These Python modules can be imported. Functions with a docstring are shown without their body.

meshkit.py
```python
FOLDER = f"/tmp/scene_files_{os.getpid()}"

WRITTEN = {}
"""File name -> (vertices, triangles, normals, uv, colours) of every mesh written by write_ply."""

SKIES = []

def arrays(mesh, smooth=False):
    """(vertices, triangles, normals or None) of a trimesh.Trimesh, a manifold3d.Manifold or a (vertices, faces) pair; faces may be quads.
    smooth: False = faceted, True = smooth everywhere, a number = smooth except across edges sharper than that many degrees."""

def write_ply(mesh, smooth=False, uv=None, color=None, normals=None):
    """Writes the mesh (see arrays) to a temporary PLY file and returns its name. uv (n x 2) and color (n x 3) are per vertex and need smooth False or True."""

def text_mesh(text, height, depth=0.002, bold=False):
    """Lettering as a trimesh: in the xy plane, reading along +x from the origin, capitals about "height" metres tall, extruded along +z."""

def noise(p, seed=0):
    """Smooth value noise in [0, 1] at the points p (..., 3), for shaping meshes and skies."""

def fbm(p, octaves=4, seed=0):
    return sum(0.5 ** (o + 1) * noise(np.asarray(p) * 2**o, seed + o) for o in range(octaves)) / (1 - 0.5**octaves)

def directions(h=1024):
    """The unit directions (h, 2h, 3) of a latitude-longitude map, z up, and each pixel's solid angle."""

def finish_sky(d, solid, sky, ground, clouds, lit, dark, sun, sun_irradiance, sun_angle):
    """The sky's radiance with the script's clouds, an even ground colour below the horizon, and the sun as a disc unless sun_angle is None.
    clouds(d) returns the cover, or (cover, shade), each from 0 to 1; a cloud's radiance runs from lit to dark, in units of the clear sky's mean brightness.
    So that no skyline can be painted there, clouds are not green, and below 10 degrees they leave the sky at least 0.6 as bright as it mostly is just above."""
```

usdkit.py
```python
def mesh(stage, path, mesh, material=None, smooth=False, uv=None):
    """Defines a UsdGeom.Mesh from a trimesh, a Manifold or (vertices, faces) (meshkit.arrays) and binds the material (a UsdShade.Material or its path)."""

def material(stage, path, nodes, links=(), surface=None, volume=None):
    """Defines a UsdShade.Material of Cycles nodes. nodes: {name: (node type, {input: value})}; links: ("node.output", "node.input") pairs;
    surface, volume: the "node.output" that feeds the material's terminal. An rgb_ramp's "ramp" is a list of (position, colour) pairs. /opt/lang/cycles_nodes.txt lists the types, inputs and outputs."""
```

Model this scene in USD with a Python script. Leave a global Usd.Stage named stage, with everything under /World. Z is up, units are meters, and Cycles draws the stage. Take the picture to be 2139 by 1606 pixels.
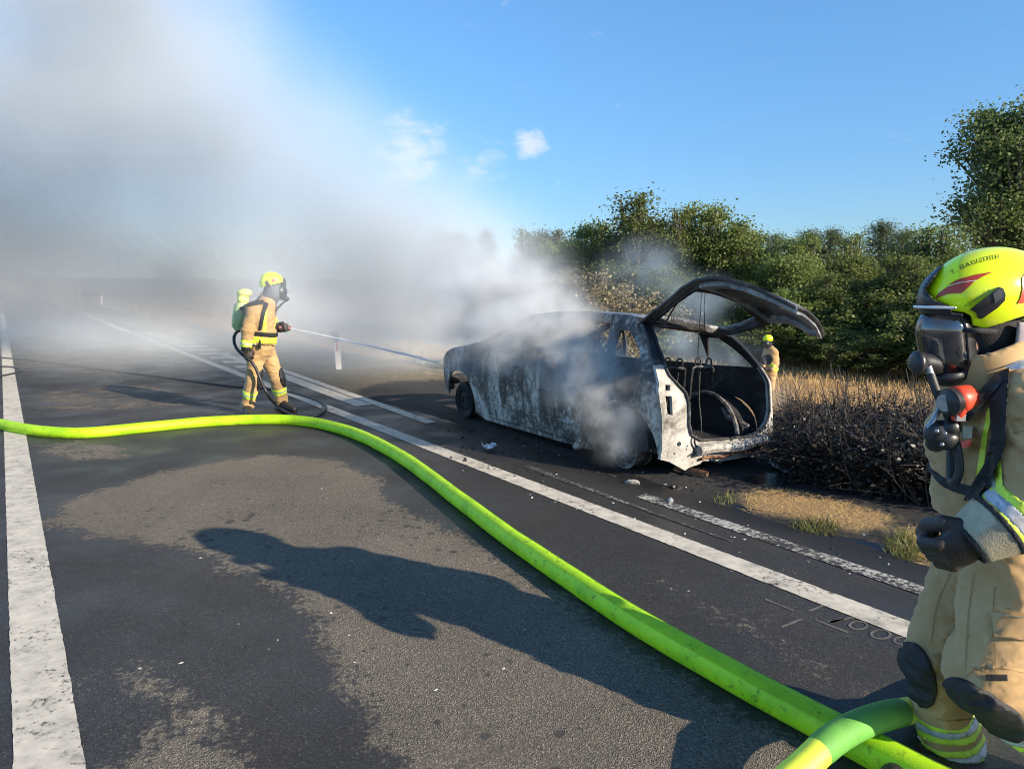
import math, random
import numpy as np, trimesh, usdkit, meshkit
import shapely
from shapely import geometry as sg, affinity
from scipy.spatial import cKDTree
from pxr import Usd, UsdGeom, UsdLux, UsdShade, Gf, Sdf, Vt

stage = Usd.Stage.CreateInMemory()
UsdGeom.Xform.Define(stage, '/World')
rng = np.random.default_rng(7)
random.seed(7)

# ---------------------------------------------------------------- camera, sky, sun, exposure
FOC, HORIZON, EYE, CX, CY = 1480.0, 605.0, 1.65, 1069.5, 803.0   # photograph pixels, metres
PITCH = math.atan((CY - HORIZON) / FOC)
cam = UsdGeom.Camera.Define(stage, '/World/camera')
cam.CreateHorizontalApertureAttr(36.0)
cam.CreateFocalLengthAttr(36.0 * FOC / 2139.0)
cam.CreateExposureAttr(1.18)
cam.AddTranslateOp().Set((0, 0, EYE))
cam.AddRotateXOp().Set(90 - math.degrees(PITCH))

SUN_EL = math.radians(22.0)
SUN_TO = np.array([0.815 * math.cos(SUN_EL), -0.58 * math.cos(SUN_EL), math.sin(SUN_EL)])
SUN_TO /= np.linalg.norm(SUN_TO)
SUN_AZ = math.atan2(SUN_TO[0], SUN_TO[1])
sky_mat = usdkit.material(stage, '/World/Looks/sky_dome', {
    's': ('sky_texture', {'sky_type': 'single_scattering', 'sun_disc': False, 'sun_elevation': SUN_EL, 'sun_rotation': SUN_AZ,
                          'air_density': 1.0, 'aerosol_density': 0.25, 'ozone_density': 3.0}),
    'h': ('hsv', {'saturation': 1.0, 'value': 1.0, 'fac': 1.0, 'hue': 0.5}),
    'tc': ('texture_coordinate', {}),
    # small cumulus low over the trees: a direction band with noise inside it
    'n': ('noise_texture', {'scale': 26.0, 'detail': 6.0, 'roughness': 0.6, 'distortion': 0.4}),
    'mp': ('mapping', {'mapping_type': 'point', 'scale': (1.0, 1.0, 2.2)}),
    'd1': ('vector_math', {'math_type': 'distance', 'vector2': (-0.135, 0.974, 0.180)}),
    'd2': ('vector_math', {'math_type': 'distance', 'vector2': (0.024, 0.980, 0.192)}),
    'd3': ('vector_math', {'math_type': 'distance', 'vector2': (-0.04, 0.985, 0.167)}),
    'r1': ('map_range', {'from_min': 0.0, 'from_max': 0.075, 'to_min': 0.55, 'to_max': 0.0, 'clamp': True}),
    'r2': ('map_range', {'from_min': 0.0, 'from_max': 0.030, 'to_min': 0.85, 'to_max': 0.0, 'clamp': True}),
    'r3': ('map_range', {'from_min': 0.0, 'from_max': 0.06, 'to_min': 0.30, 'to_max': 0.0, 'clamp': True}),
    'm1': ('math', {'math_type': 'maximum'}), 'm2': ('math', {'math_type': 'maximum'}),
    'a': ('math', {'math_type': 'add'}),
    'cv': ('map_range', {'range_type': 'smoothstep', 'from_min': 0.62, 'from_max': 1.10, 'to_min': 0.0, 'to_max': 0.50, 'clamp': True}),
    'mx': ('mix', {'color2': (5.2, 4.9, 4.9)}),
    'se': ('separate_xyz', {}), 'el': ('map_range', {'range_type': 'smoothstep', 'from_min': -0.05, 'from_max': 0.42, 'clamp': True}), 'tn': ('mix', {'color1': (0.46, 0.55, 0.68), 'color2': (0.66, 0.94, 1.08)}), 'ml': ('mix', {'mix_type': 'multiply', 'fac': 1.0}),
    'b': ('background_shader', {'strength': 0.100})},
    [('s.color', 'h.color'), ('tc.generated', 'mp.vector'), ('mp.vector', 'n.vector'), ('tc.generated', 'd1.vector1'), ('tc.generated', 'd2.vector1'), ('tc.generated', 'd3.vector1'),
     ('d1.value', 'r1.value'), ('d2.value', 'r2.value'), ('d3.value', 'r3.value'), ('r1.result', 'm1.value1'), ('r2.result', 'm1.value2'), ('m1.value', 'm2.value1'), ('r3.result', 'm2.value2'),
     ('m2.value', 'a.value1'), ('n.fac', 'a.value2'), ('a.value', 'cv.value'), ('cv.result', 'mx.fac'), ('tc.generated', 'se.vector'), ('se.z', 'el.value'), ('el.result', 'tn.fac'), ('h.color', 'ml.color1'), ('tn.color', 'ml.color2'), ('ml.color', 'mx.color1'), ('mx.color', 'b.color')],
    surface='b.background')
dome = UsdLux.DomeLight.Define(stage, '/World/sky')
UsdShade.MaterialBindingAPI.Apply(dome.GetPrim()).Bind(sky_mat)
dome.GetPrim().SetCustomDataByKey('kind', 'structure')
sun = UsdLux.DistantLight.Define(stage, '/World/sun')
sun.CreateIntensityAttr(1.1)
sun.CreateNormalizeAttr(True)
sun.CreateAngleAttr(0.53)
sun.CreateColorAttr((1.0, 0.87, 0.68))
sun.AddTransformOp().Set(Gf.Matrix4d().SetLookAt(Gf.Vec3d(*map(float, SUN_TO)), Gf.Vec3d(0, 0, 0), Gf.Vec3d(0, 0, 1)).GetInverse())

# ---------------------------------------------------------------- measuring helpers: sight lines of the photograph met with the ground or a depth
_c, _s = math.cos(PITCH), math.sin(PITCH)
def ray(px, py):
    x, z = (px - CX) / FOC, -(py - CY) / FOC
    return np.array([x, _c + _s * z, -_s + _c * z])
def G(px, py, z=0.0):
    w = ray(px, py)
    return w * ((z - EYE) / w[2]) + np.array([0, 0, EYE])
def W(px, py, depth):
    w = ray(px, py)
    return w * (depth / w[1]) + np.array([0, 0, EYE])
ROAD = np.array([-0.578, 0.816, 0.0])      # along the road
SIDE = np.array([0.816, 0.578, 0.0])       # across it, towards the verge
def SL(s, l, z=0.0):
    return SIDE * s + ROAD * l + np.array([0, 0, z])

# ---------------------------------------------------------------- scene helpers
_names = {}
def path_for(name, parent):
    key = (parent, name)
    n = _names.get(key, -1) + 1
    _names[key] = n
    return f'{parent}/{name}' if n == 0 else f'{parent}/{name}_{n:03d}'
_base = {}
def tag(prim, label=None, cat=None, group=None, kind=None):
    p = prim.GetPrim() if hasattr(prim, 'GetPrim') else prim
    for k, v in (('label', label), ('category', cat), ('group', group), ('kind', kind)):
        if v:
            p.SetCustomDataByKey(k, v)
    return p
def thing(name, base, label=None, cat=None, group=None, kind=None):
    path = path_for(name, '/World')
    x = UsdGeom.Xform.Define(stage, path)
    base = np.asarray(base, float)
    x.AddTranslateOp().Set(Gf.Vec3d(*map(float, base)))
    _base[path] = base
    tag(x, label, cat, group, kind)
    return path
def part(parent, name, mesh, mat, smooth=35, label=None, kind=None):
    """mesh in world coordinates; stored relative to the thing's base"""
    if mesh is None: print('EMPTY', parent, name); return None
    path = path_for(name, parent)
    root = '/'.join(path.split('/')[:3])
    b = _base.get(root, np.zeros(3))
    v, f = (np.asarray(mesh.vertices), np.asarray(mesh.faces)) if hasattr(mesh, 'faces') else (np.asarray(mesh[0], float), np.asarray(mesh[1]))
    if f.shape[1] == 4:
        f = np.vstack([f[:, [0, 1, 2]], f[:, [0, 2, 3]]])
    tm = trimesh.Trimesh(v - b, f, process=False)
    m = usdkit.mesh(stage, path, tm, mat, smooth=smooth)
    tag(m, label, kind=kind)
    return path
def solo(name, mesh, mat, label=None, cat=None, group=None, kind=None, smooth=False):
    path = path_for(name, '/World')
    m = usdkit.mesh(stage, path, mesh, mat, smooth=smooth)
    tag(m, label, cat, group, kind)
    return m
def floats(m, name, values):
    UsdGeom.PrimvarsAPI(m).CreatePrimvar(name, Sdf.ValueTypeNames.FloatArray, 'vertex').Set(Vt.FloatArray.FromNumpy(np.asarray(values, np.float32)))
def cat(*ms):
    ms = [m for m in ms if m is not None]
    return trimesh.util.concatenate([m if hasattr(m, 'faces') else trimesh.Trimesh(m[0], tri(m[1]), process=False) for m in ms])
def tri(f):
    f = np.asarray(f)
    return np.vstack([f[:, [0, 1, 2]], f[:, [0, 2, 3]]]) if f.shape[1] == 4 else f
def tube(points, radii, sides=8, caps=True, flat=None):
    p = np.asarray(points, float)
    n = len(p)
    r = np.broadcast_to(np.asarray(radii, float), (n,))
    t = np.gradient(p, axis=0)
    t /= np.linalg.norm(t, axis=1, keepdims=True) + 1e-12
    a = np.zeros_like(t)
    ref = np.array([0, 0, 1.0]) if abs(t[0, 2]) < 0.9 else np.array([1.0, 0, 0])
    a0 = np.cross(t[0], ref); a0 /= np.linalg.norm(a0)
    for i in range(n):
        a0 = a0 - t[i] * (a0 @ t[i]); a0 /= np.linalg.norm(a0) + 1e-12
        a[i] = a0
    b = np.cross(t, a)
    ang = np.arange(sides) * 2 * np.pi / sides
    v = p[:, None] + r[:, None, None] * (np.cos(ang)[None, :, None] * a[:, None] + np.sin(ang)[None, :, None] * b[:, None])
    i, j = np.meshgrid(np.arange(n - 1), np.arange(sides), indexing='ij')
    q = np.stack([i * sides + j, i * sides + (j + 1) % sides, (i + 1) * sides + (j + 1) % sides, (i + 1) * sides + j], -1).reshape(-1, 4)
    v, f = v.reshape(-1, 3), tri(q)
    if caps:
        v = np.vstack([v, p[0], p[-1]])
        k = np.arange(sides)
        f = np.vstack([f, np.stack([np.full(sides, n * sides), (k + 1) % sides, k], 1), np.stack([np.full(sides, n * sides + 1), (n - 1) * sides + k, (n - 1) * sides + (k + 1) % sides], 1)])
    return trimesh.Trimesh(v, f, process=False)
def spline(points, n):
    """Catmull-Rom through the points, n samples evenly spaced along it"""
    p = np.asarray(points, float)
    p = np.vstack([2 * p[0] - p[1], p, 2 * p[-1] - p[-2]])
    out = []
    for i in range(1, len(p) - 2):
        t = np.linspace(0, 1, 24, endpoint=False)[:, None]
        out.append(0.5 * ((2 * p[i]) + (p[i + 1] - p[i - 1]) * t + (2 * p[i - 1] - 5 * p[i] + 4 * p[i + 1] - p[i + 2]) * t ** 2 + (3 * p[i] - p[i - 1] - 3 * p[i + 1] + p[i + 2]) * t ** 3))
    q = np.vstack(out + [p[-2][None]])
    d = np.r_[0, np.cumsum(np.linalg.norm(np.diff(q, axis=0), axis=1))]
    s = np.linspace(0, d[-1], n)
    return np.stack([np.interp(s, d, q[:, k]) for k in range(q.shape[1])], 1)
def box(center, size, rot=None):
    b = trimesh.creation.box(size)
    bev = min(size) * 0.12
    if rot is not None:
        m = np.eye(4); m[:3, :3] = rot
        b.apply_transform(m)
    b.apply_translation(center)
    return b
def poly_sheet(poly, step, lift):
    """shapely polygon -> finely cut flat sheet (x, y) -> lift(xy) gives xyz"""
    poly = poly.buffer(0)
    out = []
    for g in getattr(poly, 'geoms', [poly]):
        if g.is_empty or g.area < 1e-9:
            continue
        g = shapely.segmentize(g, step)
        x0, y0, x1, y1 = g.bounds
        nx, ny = max(1, int(math.ceil((x1 - x0) / step))), max(1, int(math.ceil((y1 - y0) / step)))
        if nx * ny <= 1:
            cells = [g]
        else:
            xs, ys = np.linspace(x0, x1, nx + 1), np.linspace(y0, y1, ny + 1)
            bx = shapely.box(*[a.ravel() for a in np.meshgrid(xs[:-1], ys[:-1])], *[a.ravel() for a in np.meshgrid(xs[1:], ys[1:])])
            cells = shapely.intersection(bx, g)
        for c in cells:
            for cg in getattr(c, 'geoms', [c]):
                if cg.geom_type == 'Polygon' and cg.area > 1e-10:
                    v, f = trimesh.creation.triangulate_polygon(cg, engine='earcut')
                    out.append(trimesh.Trimesh(np.c_[v, np.zeros(len(v))], f, process=False))
    m = trimesh.util.concatenate(out)
    m.merge_vertices(digits_vertex=5)
    return trimesh.Trimesh(lift(np.asarray(m.vertices)[:, :2]), m.faces, process=False)
def sheet_solid(m, normals, thick):
    """gives a sheet a thickness: copies it along -normals and closes the rim"""
    v, f = np.asarray(m.vertices), np.asarray(m.faces)
    n = len(v)
    e = np.vstack([f[:, [0, 1]], f[:, [1, 2]], f[:, [2, 0]]])
    key = np.sort(e, 1)
    u, idx, cnt = np.unique(key, axis=0, return_index=True, return_counts=True)
    rim = e[idx[cnt == 1]]
    f2 = np.vstack([f, f[:, ::-1] + n, np.stack([rim[:, 1], rim[:, 0], rim[:, 0] + n], 1), np.stack([rim[:, 1], rim[:, 0] + n, rim[:, 1] + n], 1)])
    return trimesh.Trimesh(np.vstack([v, v - normals * thick]), f2, process=False)

# ---------------------------------------------------------------- material helpers
def mat(name, nodes, links, surface=None, volume=None):
    return usdkit.material(stage, '/World/Looks/' + name, nodes, links, surface=surface, volume=volume)
def plain(name, c, rough=0.6, var=0.25, scale=12.0, bump=0.0, bscale=60.0, metallic=0.0, spec=0.5, coat=0.0, c2=None, detail=5.0):
    """one material: a base colour with noise between two tones, roughness that varies, optional fine relief"""
    c = np.array(c, float)
    lo, hi = (c * (1 - var), np.minimum(c * (1 + var), 0.95)) if c2 is None else (c, np.array(c2, float))
    nodes = {'tc': ('texture_coordinate', {}), 'n': ('noise_texture', {'scale': scale, 'detail': detail, 'roughness': 0.6}),
             'r': ('rgb_ramp', {'ramp': [(0.32, tuple(lo)), (0.68, tuple(hi))]}),
             'rr': ('map_range', {'from_min': 0.3, 'from_max': 0.7, 'to_min': max(0.03, rough - 0.1), 'to_max': min(1, rough + 0.1), 'clamp': True}),
             'p': ('principled_bsdf', {'metallic': metallic, 'specular_ior_level': spec, 'coat_weight': coat})}
    links = [('tc.object', 'n.vector'), ('n.fac', 'r.fac'), ('r.color', 'p.base_color'), ('n.fac', 'rr.value'), ('rr.result', 'p.roughness')]
    if bump:
        nodes['bn'] = ('noise_texture', {'scale': bscale, 'detail': 3.0, 'roughness': 0.6})
        nodes['b'] = ('bump', {'strength': bump, 'distance': 0.01})
        links += [('tc.object', 'bn.vector'), ('bn.fac', 'b.height'), ('b.normal', 'p.normal')]
    return mat(name, nodes, links, surface='p.BSDF')
# ---------------------------------------------------------------- materials of the ground
ASPHALT = mat('asphalt', {
    'g': ('geometry', {}), 'at': ('attribute', {'attribute': 'dry'}), 'st': ('attribute', {'attribute': 'soot'}),
    'n1': ('noise_texture', {'scale': 3.2, 'detail': 7.0, 'roughness': 0.68}), 'n2': ('noise_texture', {'scale': 26.0, 'detail': 5.0, 'roughness': 0.7}),
    'ns': ('math', {'math_type': 'subtract', 'value2': 0.5}), 'ns2': ('math', {'math_type': 'multiply_add', 'value2': 1.1}),
    'n2s': ('math', {'math_type': 'subtract', 'value2': 0.5}), 'n2m': ('math', {'math_type': 'multiply_add', 'value2': 1.15}),
    'dm0': ('map_range', {'range_type': 'smoothstep', 'from_min': 0.40, 'from_max': 0.62, 'clamp': True}), 'sv': ('voronoi_texture', {'scale': 11.0, 'feature': 'f1', 'randomness': 1.0}), 'sc': ('separate_color', {}), 'sa': ('math', {'math_type': 'multiply_add', 'value2': 0.30}), 'sn': ('noise_texture', {'scale': 0.8, 'detail': 2.0}), 'sr': ('map_range', {'from_min': 0.42, 'from_max': 0.62, 'to_min': -0.12, 'to_max': 0.16, 'clamp': True}), 'sd': ('math', {'math_type': 'subtract'}), 'ss': ('map_range', {'range_type': 'smoothstep', 'from_min': -0.03, 'from_max': 0.05, 'to_min': 0.25, 'to_max': 1.0, 'clamp': True}), 'sp': ('math', {'math_type': 'multiply_add', 'value2': 0.10}), 'dm': ('math', {'math_type': 'multiply'}),
    'v': ('voronoi_texture', {'scale': 190.0, 'feature': 'f1'}), 'vs': ('separate_color', {}),
    'agg': ('rgb_ramp', {'ramp': [(0.0, (0.072, 0.063, 0.051)), (0.5, (0.128, 0.109, 0.084)), (0.86, (0.18, 0.152, 0.116)), (1.0, (0.30, 0.25, 0.19))]}),
    'wagg': ('rgb_ramp', {'ramp': [(0.0, (0.022, 0.0205, 0.019)), (0.6, (0.035, 0.032, 0.029)), (0.93, (0.052, 0.047, 0.042)), (1.0, (0.10, 0.095, 0.09))]}),
    'n3': ('noise_texture', {'scale': 0.9, 'detail': 4.0}), 'tone': ('map_range', {'from_min': 0.3, 'from_max': 0.7, 'to_min': 0.78, 'to_max': 1.2}),
    'mx': ('mix', {}), 'tm': ('mix', {'mix_type': 'multiply', 'fac': 1.0}), 'cc': ('combine_color', {}),
    'sm': ('mix', {'color2': (0.012, 0.011, 0.011)}),
    'ro': ('mix_float', {'a': 0.42, 'b': 0.93}), 'wr': ('noise_texture', {'scale': 1.6, 'detail': 4.0}), 'wrr': ('map_range', {'from_min': 0.35, 'from_max': 0.65, 'to_min': 0.40, 'to_max': 0.72, 'clamp': True}),
    'bs': ('mix_float', {'a': 0.25, 'b': 0.75}), 'b': ('bump', {'distance': 0.006}),
    'p': ('principled_bsdf', {'specular_ior_level': 0.32})},
    [('g.position', 'n1.vector'), ('g.position', 'n2.vector'), ('g.position', 'v.vector'), ('g.position', 'n3.vector'), ('g.position', 'wr.vector'),
     ('n1.fac', 'ns.value1'), ('ns.value', 'ns2.value1'), ('at.fac', 'ns2.value3'), ('n2.fac', 'n2s.value1'), ('n2s.value', 'n2m.value1'), ('ns2.value', 'n2m.value3'), ('n2m.value', 'dm0.value'), ('g.position', 'sv.vector'), ('g.position', 'sn.vector'), ('sv.color', 'sc.color'), ('sn.fac', 'sr.value'), ('sc.r', 'sa.value1'), ('sr.result', 'sa.value3'), ('n2.fac', 'sp.value1'), ('sv.distance', 'sp.value3'), ('sp.value', 'sd.value1'), ('sa.value', 'sd.value2'), ('sd.value', 'ss.value'), ('dm0.result', 'dm.value1'), ('ss.result', 'dm.value2'),
     ('v.color', 'vs.color'), ('vs.r', 'agg.fac'), ('vs.g', 'wagg.fac'), ('dm.value', 'mx.fac'), ('wagg.color', 'mx.color1'), ('agg.color', 'mx.color2'),
     ('n3.fac', 'tone.value'), ('tone.result', 'cc.r'), ('tone.result', 'cc.g'), ('tone.result', 'cc.b'), ('mx.color', 'tm.color1'), ('cc.color', 'tm.color2'),
     ('tm.color', 'sm.color1'), ('st.fac', 'sm.fac'), ('sm.color', 'p.base_color'), ('wr.fac', 'wrr.value'), ('wrr.result', 'ro.a'), ('dm.value', 'ro.fac'), ('ro.result', 'p.roughness'),
     ('dm.value', 'bs.fac'), ('bs.result', 'b.strength'), ('v.distance', 'b.height'), ('b.normal', 'p.normal')], surface='p.BSDF')
def paint(name, worn, c=(0.58, 0.525, 0.43), under=(0.035, 0.033, 0.031)):
    return mat(name, {
        'g': ('geometry', {}), 'n': ('noise_texture', {'scale': 34.0, 'detail': 6.0, 'roughness': 0.75}), 'n2': ('noise_texture', {'scale': 3.0, 'detail': 4.0}),
        'v': ('voronoi_texture', {'scale': 16.0, 'feature': 'distance_to_edge'}), 'vm': ('math', {'math_type': 'less_than', 'value2': 0.02}),
        'ad': ('math', {'math_type': 'multiply_add', 'value2': 0.5}),
        'm': ('map_range', {'range_type': 'smoothstep', 'from_min': worn - 0.05, 'from_max': worn + 0.06, 'clamp': True}),
        'r': ('rgb_ramp', {'ramp': [(0.34, tuple(np.array(c) * 0.50)), (0.46, tuple(np.array(c) * 0.78)), (0.62, c)]}), 'n4': ('noise_texture', {'scale': 7.0, 'detail': 8.0, 'roughness': 0.72}), 'mx': ('mix', {'color1': under}),
        'b': ('bump', {'strength': 0.5, 'distance': 0.004}), 'p': ('principled_bsdf', {'roughness': 0.75})},
        [('g.position', 'n.vector'), ('g.position', 'n2.vector'), ('g.position', 'v.vector'), ('v.distance', 'vm.value1'), ('n2.fac', 'ad.value1'), ('n.fac', 'ad.value3'), ('ad.value', 'm.value'), ('g.position', 'n4.vector'), ('n4.fac', 'r.fac'), ('m.result', 'mx.fac'), ('r.color', 'mx.color2'), ('mx.color', 'p.base_color'),
         ('m.result', 'b.height'), ('b.normal', 'p.normal')], surface='p.BSDF')
PAINT = paint('road_paint', 0.61)
PAINT_WORN = paint('worn_road_paint', 0.76, (0.46, 0.44, 0.40))
PAINT_FAINT = paint('faint_road_paint', 0.82, (0.34, 0.32, 0.29))
CHALK = paint('chalk_paint', 0.66, (0.125, 0.115, 0.10), (0.07, 0.064, 0.056))

EARTH = mat('earth', {
    'g': ('geometry', {}), 'bu': ('attribute', {'attribute': 'burn'}), 'sw': ('attribute', {'attribute': 'straw'}), 'we': ('attribute', {'attribute': 'wet'}),
    'n': ('noise_texture', {'scale': 7.0, 'detail': 8.0, 'roughness': 0.72}), 'n2': ('noise_texture', {'scale': 55.0, 'detail': 4.0, 'roughness': 0.7}),
    'v': ('voronoi_texture', {'scale': 60.0}), 'vs': ('separate_color', {}),
    'gr': ('rgb_ramp', {'ramp': [(0.3, (0.07, 0.055, 0.035)), (0.5, (0.13, 0.10, 0.055)), (0.7, (0.24, 0.18, 0.09))]}),
    'st': ('rgb_ramp', {'ramp': [(0.3, (0.20, 0.125, 0.06)), (0.55, (0.36, 0.22, 0.10)), (0.75, (0.46, 0.32, 0.16))]}),
    'bc': ('rgb_ramp', {'ramp': [(0.3, (0.006, 0.006, 0.007)), (0.56, (0.022, 0.020, 0.019)), (0.7, (0.055, 0.048, 0.042)), (0.85, (0.16, 0.15, 0.14))]}),
    'sa': ('math', {'math_type': 'subtract', 'value2': 0.5}), 'sb': ('math', {'math_type': 'multiply_add', 'value2': 1.7}), 'sr': ('map_range', {'range_type': 'smoothstep', 'from_min': 0.38, 'from_max': 0.62, 'clamp': True}),
    'ba': ('math', {'math_type': 'multiply_add', 'value2': 1.3}), 'br': ('map_range', {'range_type': 'smoothstep', 'from_min': 0.4, 'from_max': 0.65, 'clamp': True}),
    'm1': ('mix', {}), 'm2': ('mix', {}), 'wa': ('math', {'math_type': 'multiply_add', 'value2': 0.9}), 'wr': ('map_range', {'range_type': 'smoothstep', 'from_min': 0.42, 'from_max': 0.62, 'clamp': True}),
    'wc': ('mix', {'color2': (0.012, 0.012, 0.014)}), 'ro': ('mix_float', {'a': 0.92, 'b': 0.09}), 'bst': ('mix_float', {'a': 0.9, 'b': 0.1}),
    'b': ('bump', {'distance': 0.03}), 'hh': ('math', {'math_type': 'multiply_add', 'value2': 0.35}), 'p': ('principled_bsdf', {})},
    [('g.position', 'n.vector'), ('g.position', 'n2.vector'), ('g.position', 'v.vector'), ('n.fac', 'gr.fac'), ('n2.fac', 'st.fac'), ('n2.fac', 'bc.fac'),
     ('n.fac', 'sa.value1'), ('sa.value', 'sb.value1'), ('sw.fac', 'sb.value3'), ('sb.value', 'sr.value'), ('sa.value', 'ba.value1'), ('bu.fac', 'ba.value3'), ('ba.value', 'br.value'),
     ('sr.result', 'm1.fac'), ('gr.color', 'm1.color1'), ('st.color', 'm1.color2'), ('br.result', 'm2.fac'), ('m1.color', 'm2.color1'), ('bc.color', 'm2.color2'),
     ('sa.value', 'wa.value1'), ('we.fac', 'wa.value3'), ('wa.value', 'wr.value'), ('m2.color', 'wc.color1'), ('wr.result', 'wc.fac'), ('wc.color', 'p.base_color'),
     ('wr.result', 'ro.fac'), ('ro.result', 'p.roughness'), ('wr.result', 'bst.fac'), ('bst.result', 'b.strength'), ('n2.fac', 'hh.value1'), ('n.fac', 'hh.value3'), ('hh.value', 'b.height'), ('b.normal', 'p.normal')],
    surface='p.BSDF')

# ---------------------------------------------------------------- the ground
def sstep(x, a, b):
    t = np.clip((np.asarray(x, float) - a) / (b - a), 0, 1)
    return t * t * (3 - 2 * t)
def height(x, y):
    p = np.stack([x, y], -1)
    s, l = p @ SIDE[:2], p @ ROAD[:2]
    z = -0.018 + 0.03 * sstep(s, 4.3, 4.75) - 1.5 * sstep(s, 6.6, 13.0) - 0.35 * sstep(-s, 4.3, 7.0)
    off = np.maximum(sstep(s, 4.5, 7.0), sstep(-s, 4.6, 8.0))
    q = np.stack([x, y, np.zeros_like(x)], -1)
    z = z + off * (0.16 * (meshkit.fbm(q * 0.7, 4, 3) - 0.5) + 0.05 * (meshkit.fbm(q * 4, 3, 5) - 0.5))
    far = sstep(np.hypot(x, y), 60, 300)
    return z + far * np.maximum(sstep(s, 20, 120), sstep(-s, 20, 120)) * 3.0 * (meshkit.fbm(q * 0.012, 3, 9) - 0.45)
def spaced(lo, hi, flo, fhi, d, grow=1.16):
    mid = list(np.arange(flo, fhi, d))
    a, st = mid[-1], d
    while a < hi:
        st *= grow; a += st; mid.append(a)
    a, st = mid[0], d
    while a > lo:
        st *= grow; a -= st; mid.insert(0, a)
    return np.array(mid)
ss, ll = spaced(-700, 900, 3.9, 9.5, 0.07), spaced(-60, 1400, 0.5, 12.5, 0.08)
S, L = np.meshgrid(ss, ll, indexing='ij')
XY = S[..., None] * SIDE[:2] + L[..., None] * ROAD[:2]
X, Y = XY[..., 0].ravel(), XY[..., 1].ravel()
i, j = np.meshgrid(np.arange(len(ss) - 1), np.arange(len(ll) - 1), indexing='ij')
nl = len(ll)
quads = np.stack([i * nl + j, (i + 1) * nl + j, (i + 1) * nl + j + 1, i * nl + j + 1], -1).reshape(-1, 4)
Z = height(X, Y)
earth = solo('ground', (np.c_[X, Y, Z], quads), EARTH, kind='structure', smooth=True)
def blob_mask(x, y, polys, soft):
    """1 inside the outlines (ground points), fading over soft metres outside and inside"""
    pts = shapely.points(np.asarray(x), np.asarray(y))
    u = shapely.union_all([sg.Polygon(p).buffer(0) for p in polys])
    d_out = shapely.distance(pts, u)
    d_in = shapely.distance(pts, u.boundary)
    sd = np.where(d_out > 0, -d_out, d_in)
    return np.clip(0.5 + sd / (2 * soft), 0, 1)
def gp(*pix):
    return [tuple(G(*q)[:2]) for q in pix]
near_e = np.hypot(X, Y) < 60
def zone(polys, soft):
    out = np.zeros(len(X))
    out[near_e] = blob_mask(X[near_e], Y[near_e], polys, soft)
    return out
Sx, Lx = X * SIDE[0] + Y * SIDE[1], X * ROAD[0] + Y * ROAD[1]
straw_patches = [gp((1545, 1035), (1600, 1022), (1700, 1035), (1800, 1062), (1870, 1085), (1850, 1108), (1790, 1112), (1700, 1092), (1600, 1070), (1560, 1065)),
                 gp((1860, 1140), (1900, 1105), (1990, 1090), (2080, 1130), (2050, 1190), (1930, 1175))]
burn = sstep(np.hypot((Lx - 6.2) / 5.2, (Sx - 6.0) / 2.6), 1.25, 0.85)
burn = np.maximum(burn, sstep(np.hypot((Lx - 3.4) / 3.2, (Sx - 7.2) / 2.2), 1.2, 0.9))
straw = sstep(Sx, 10.5, 13.0)
patch = zone(straw_patches, 0.30)
burn = burn * (1 - patch)
straw = np.maximum(straw, patch)
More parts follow.
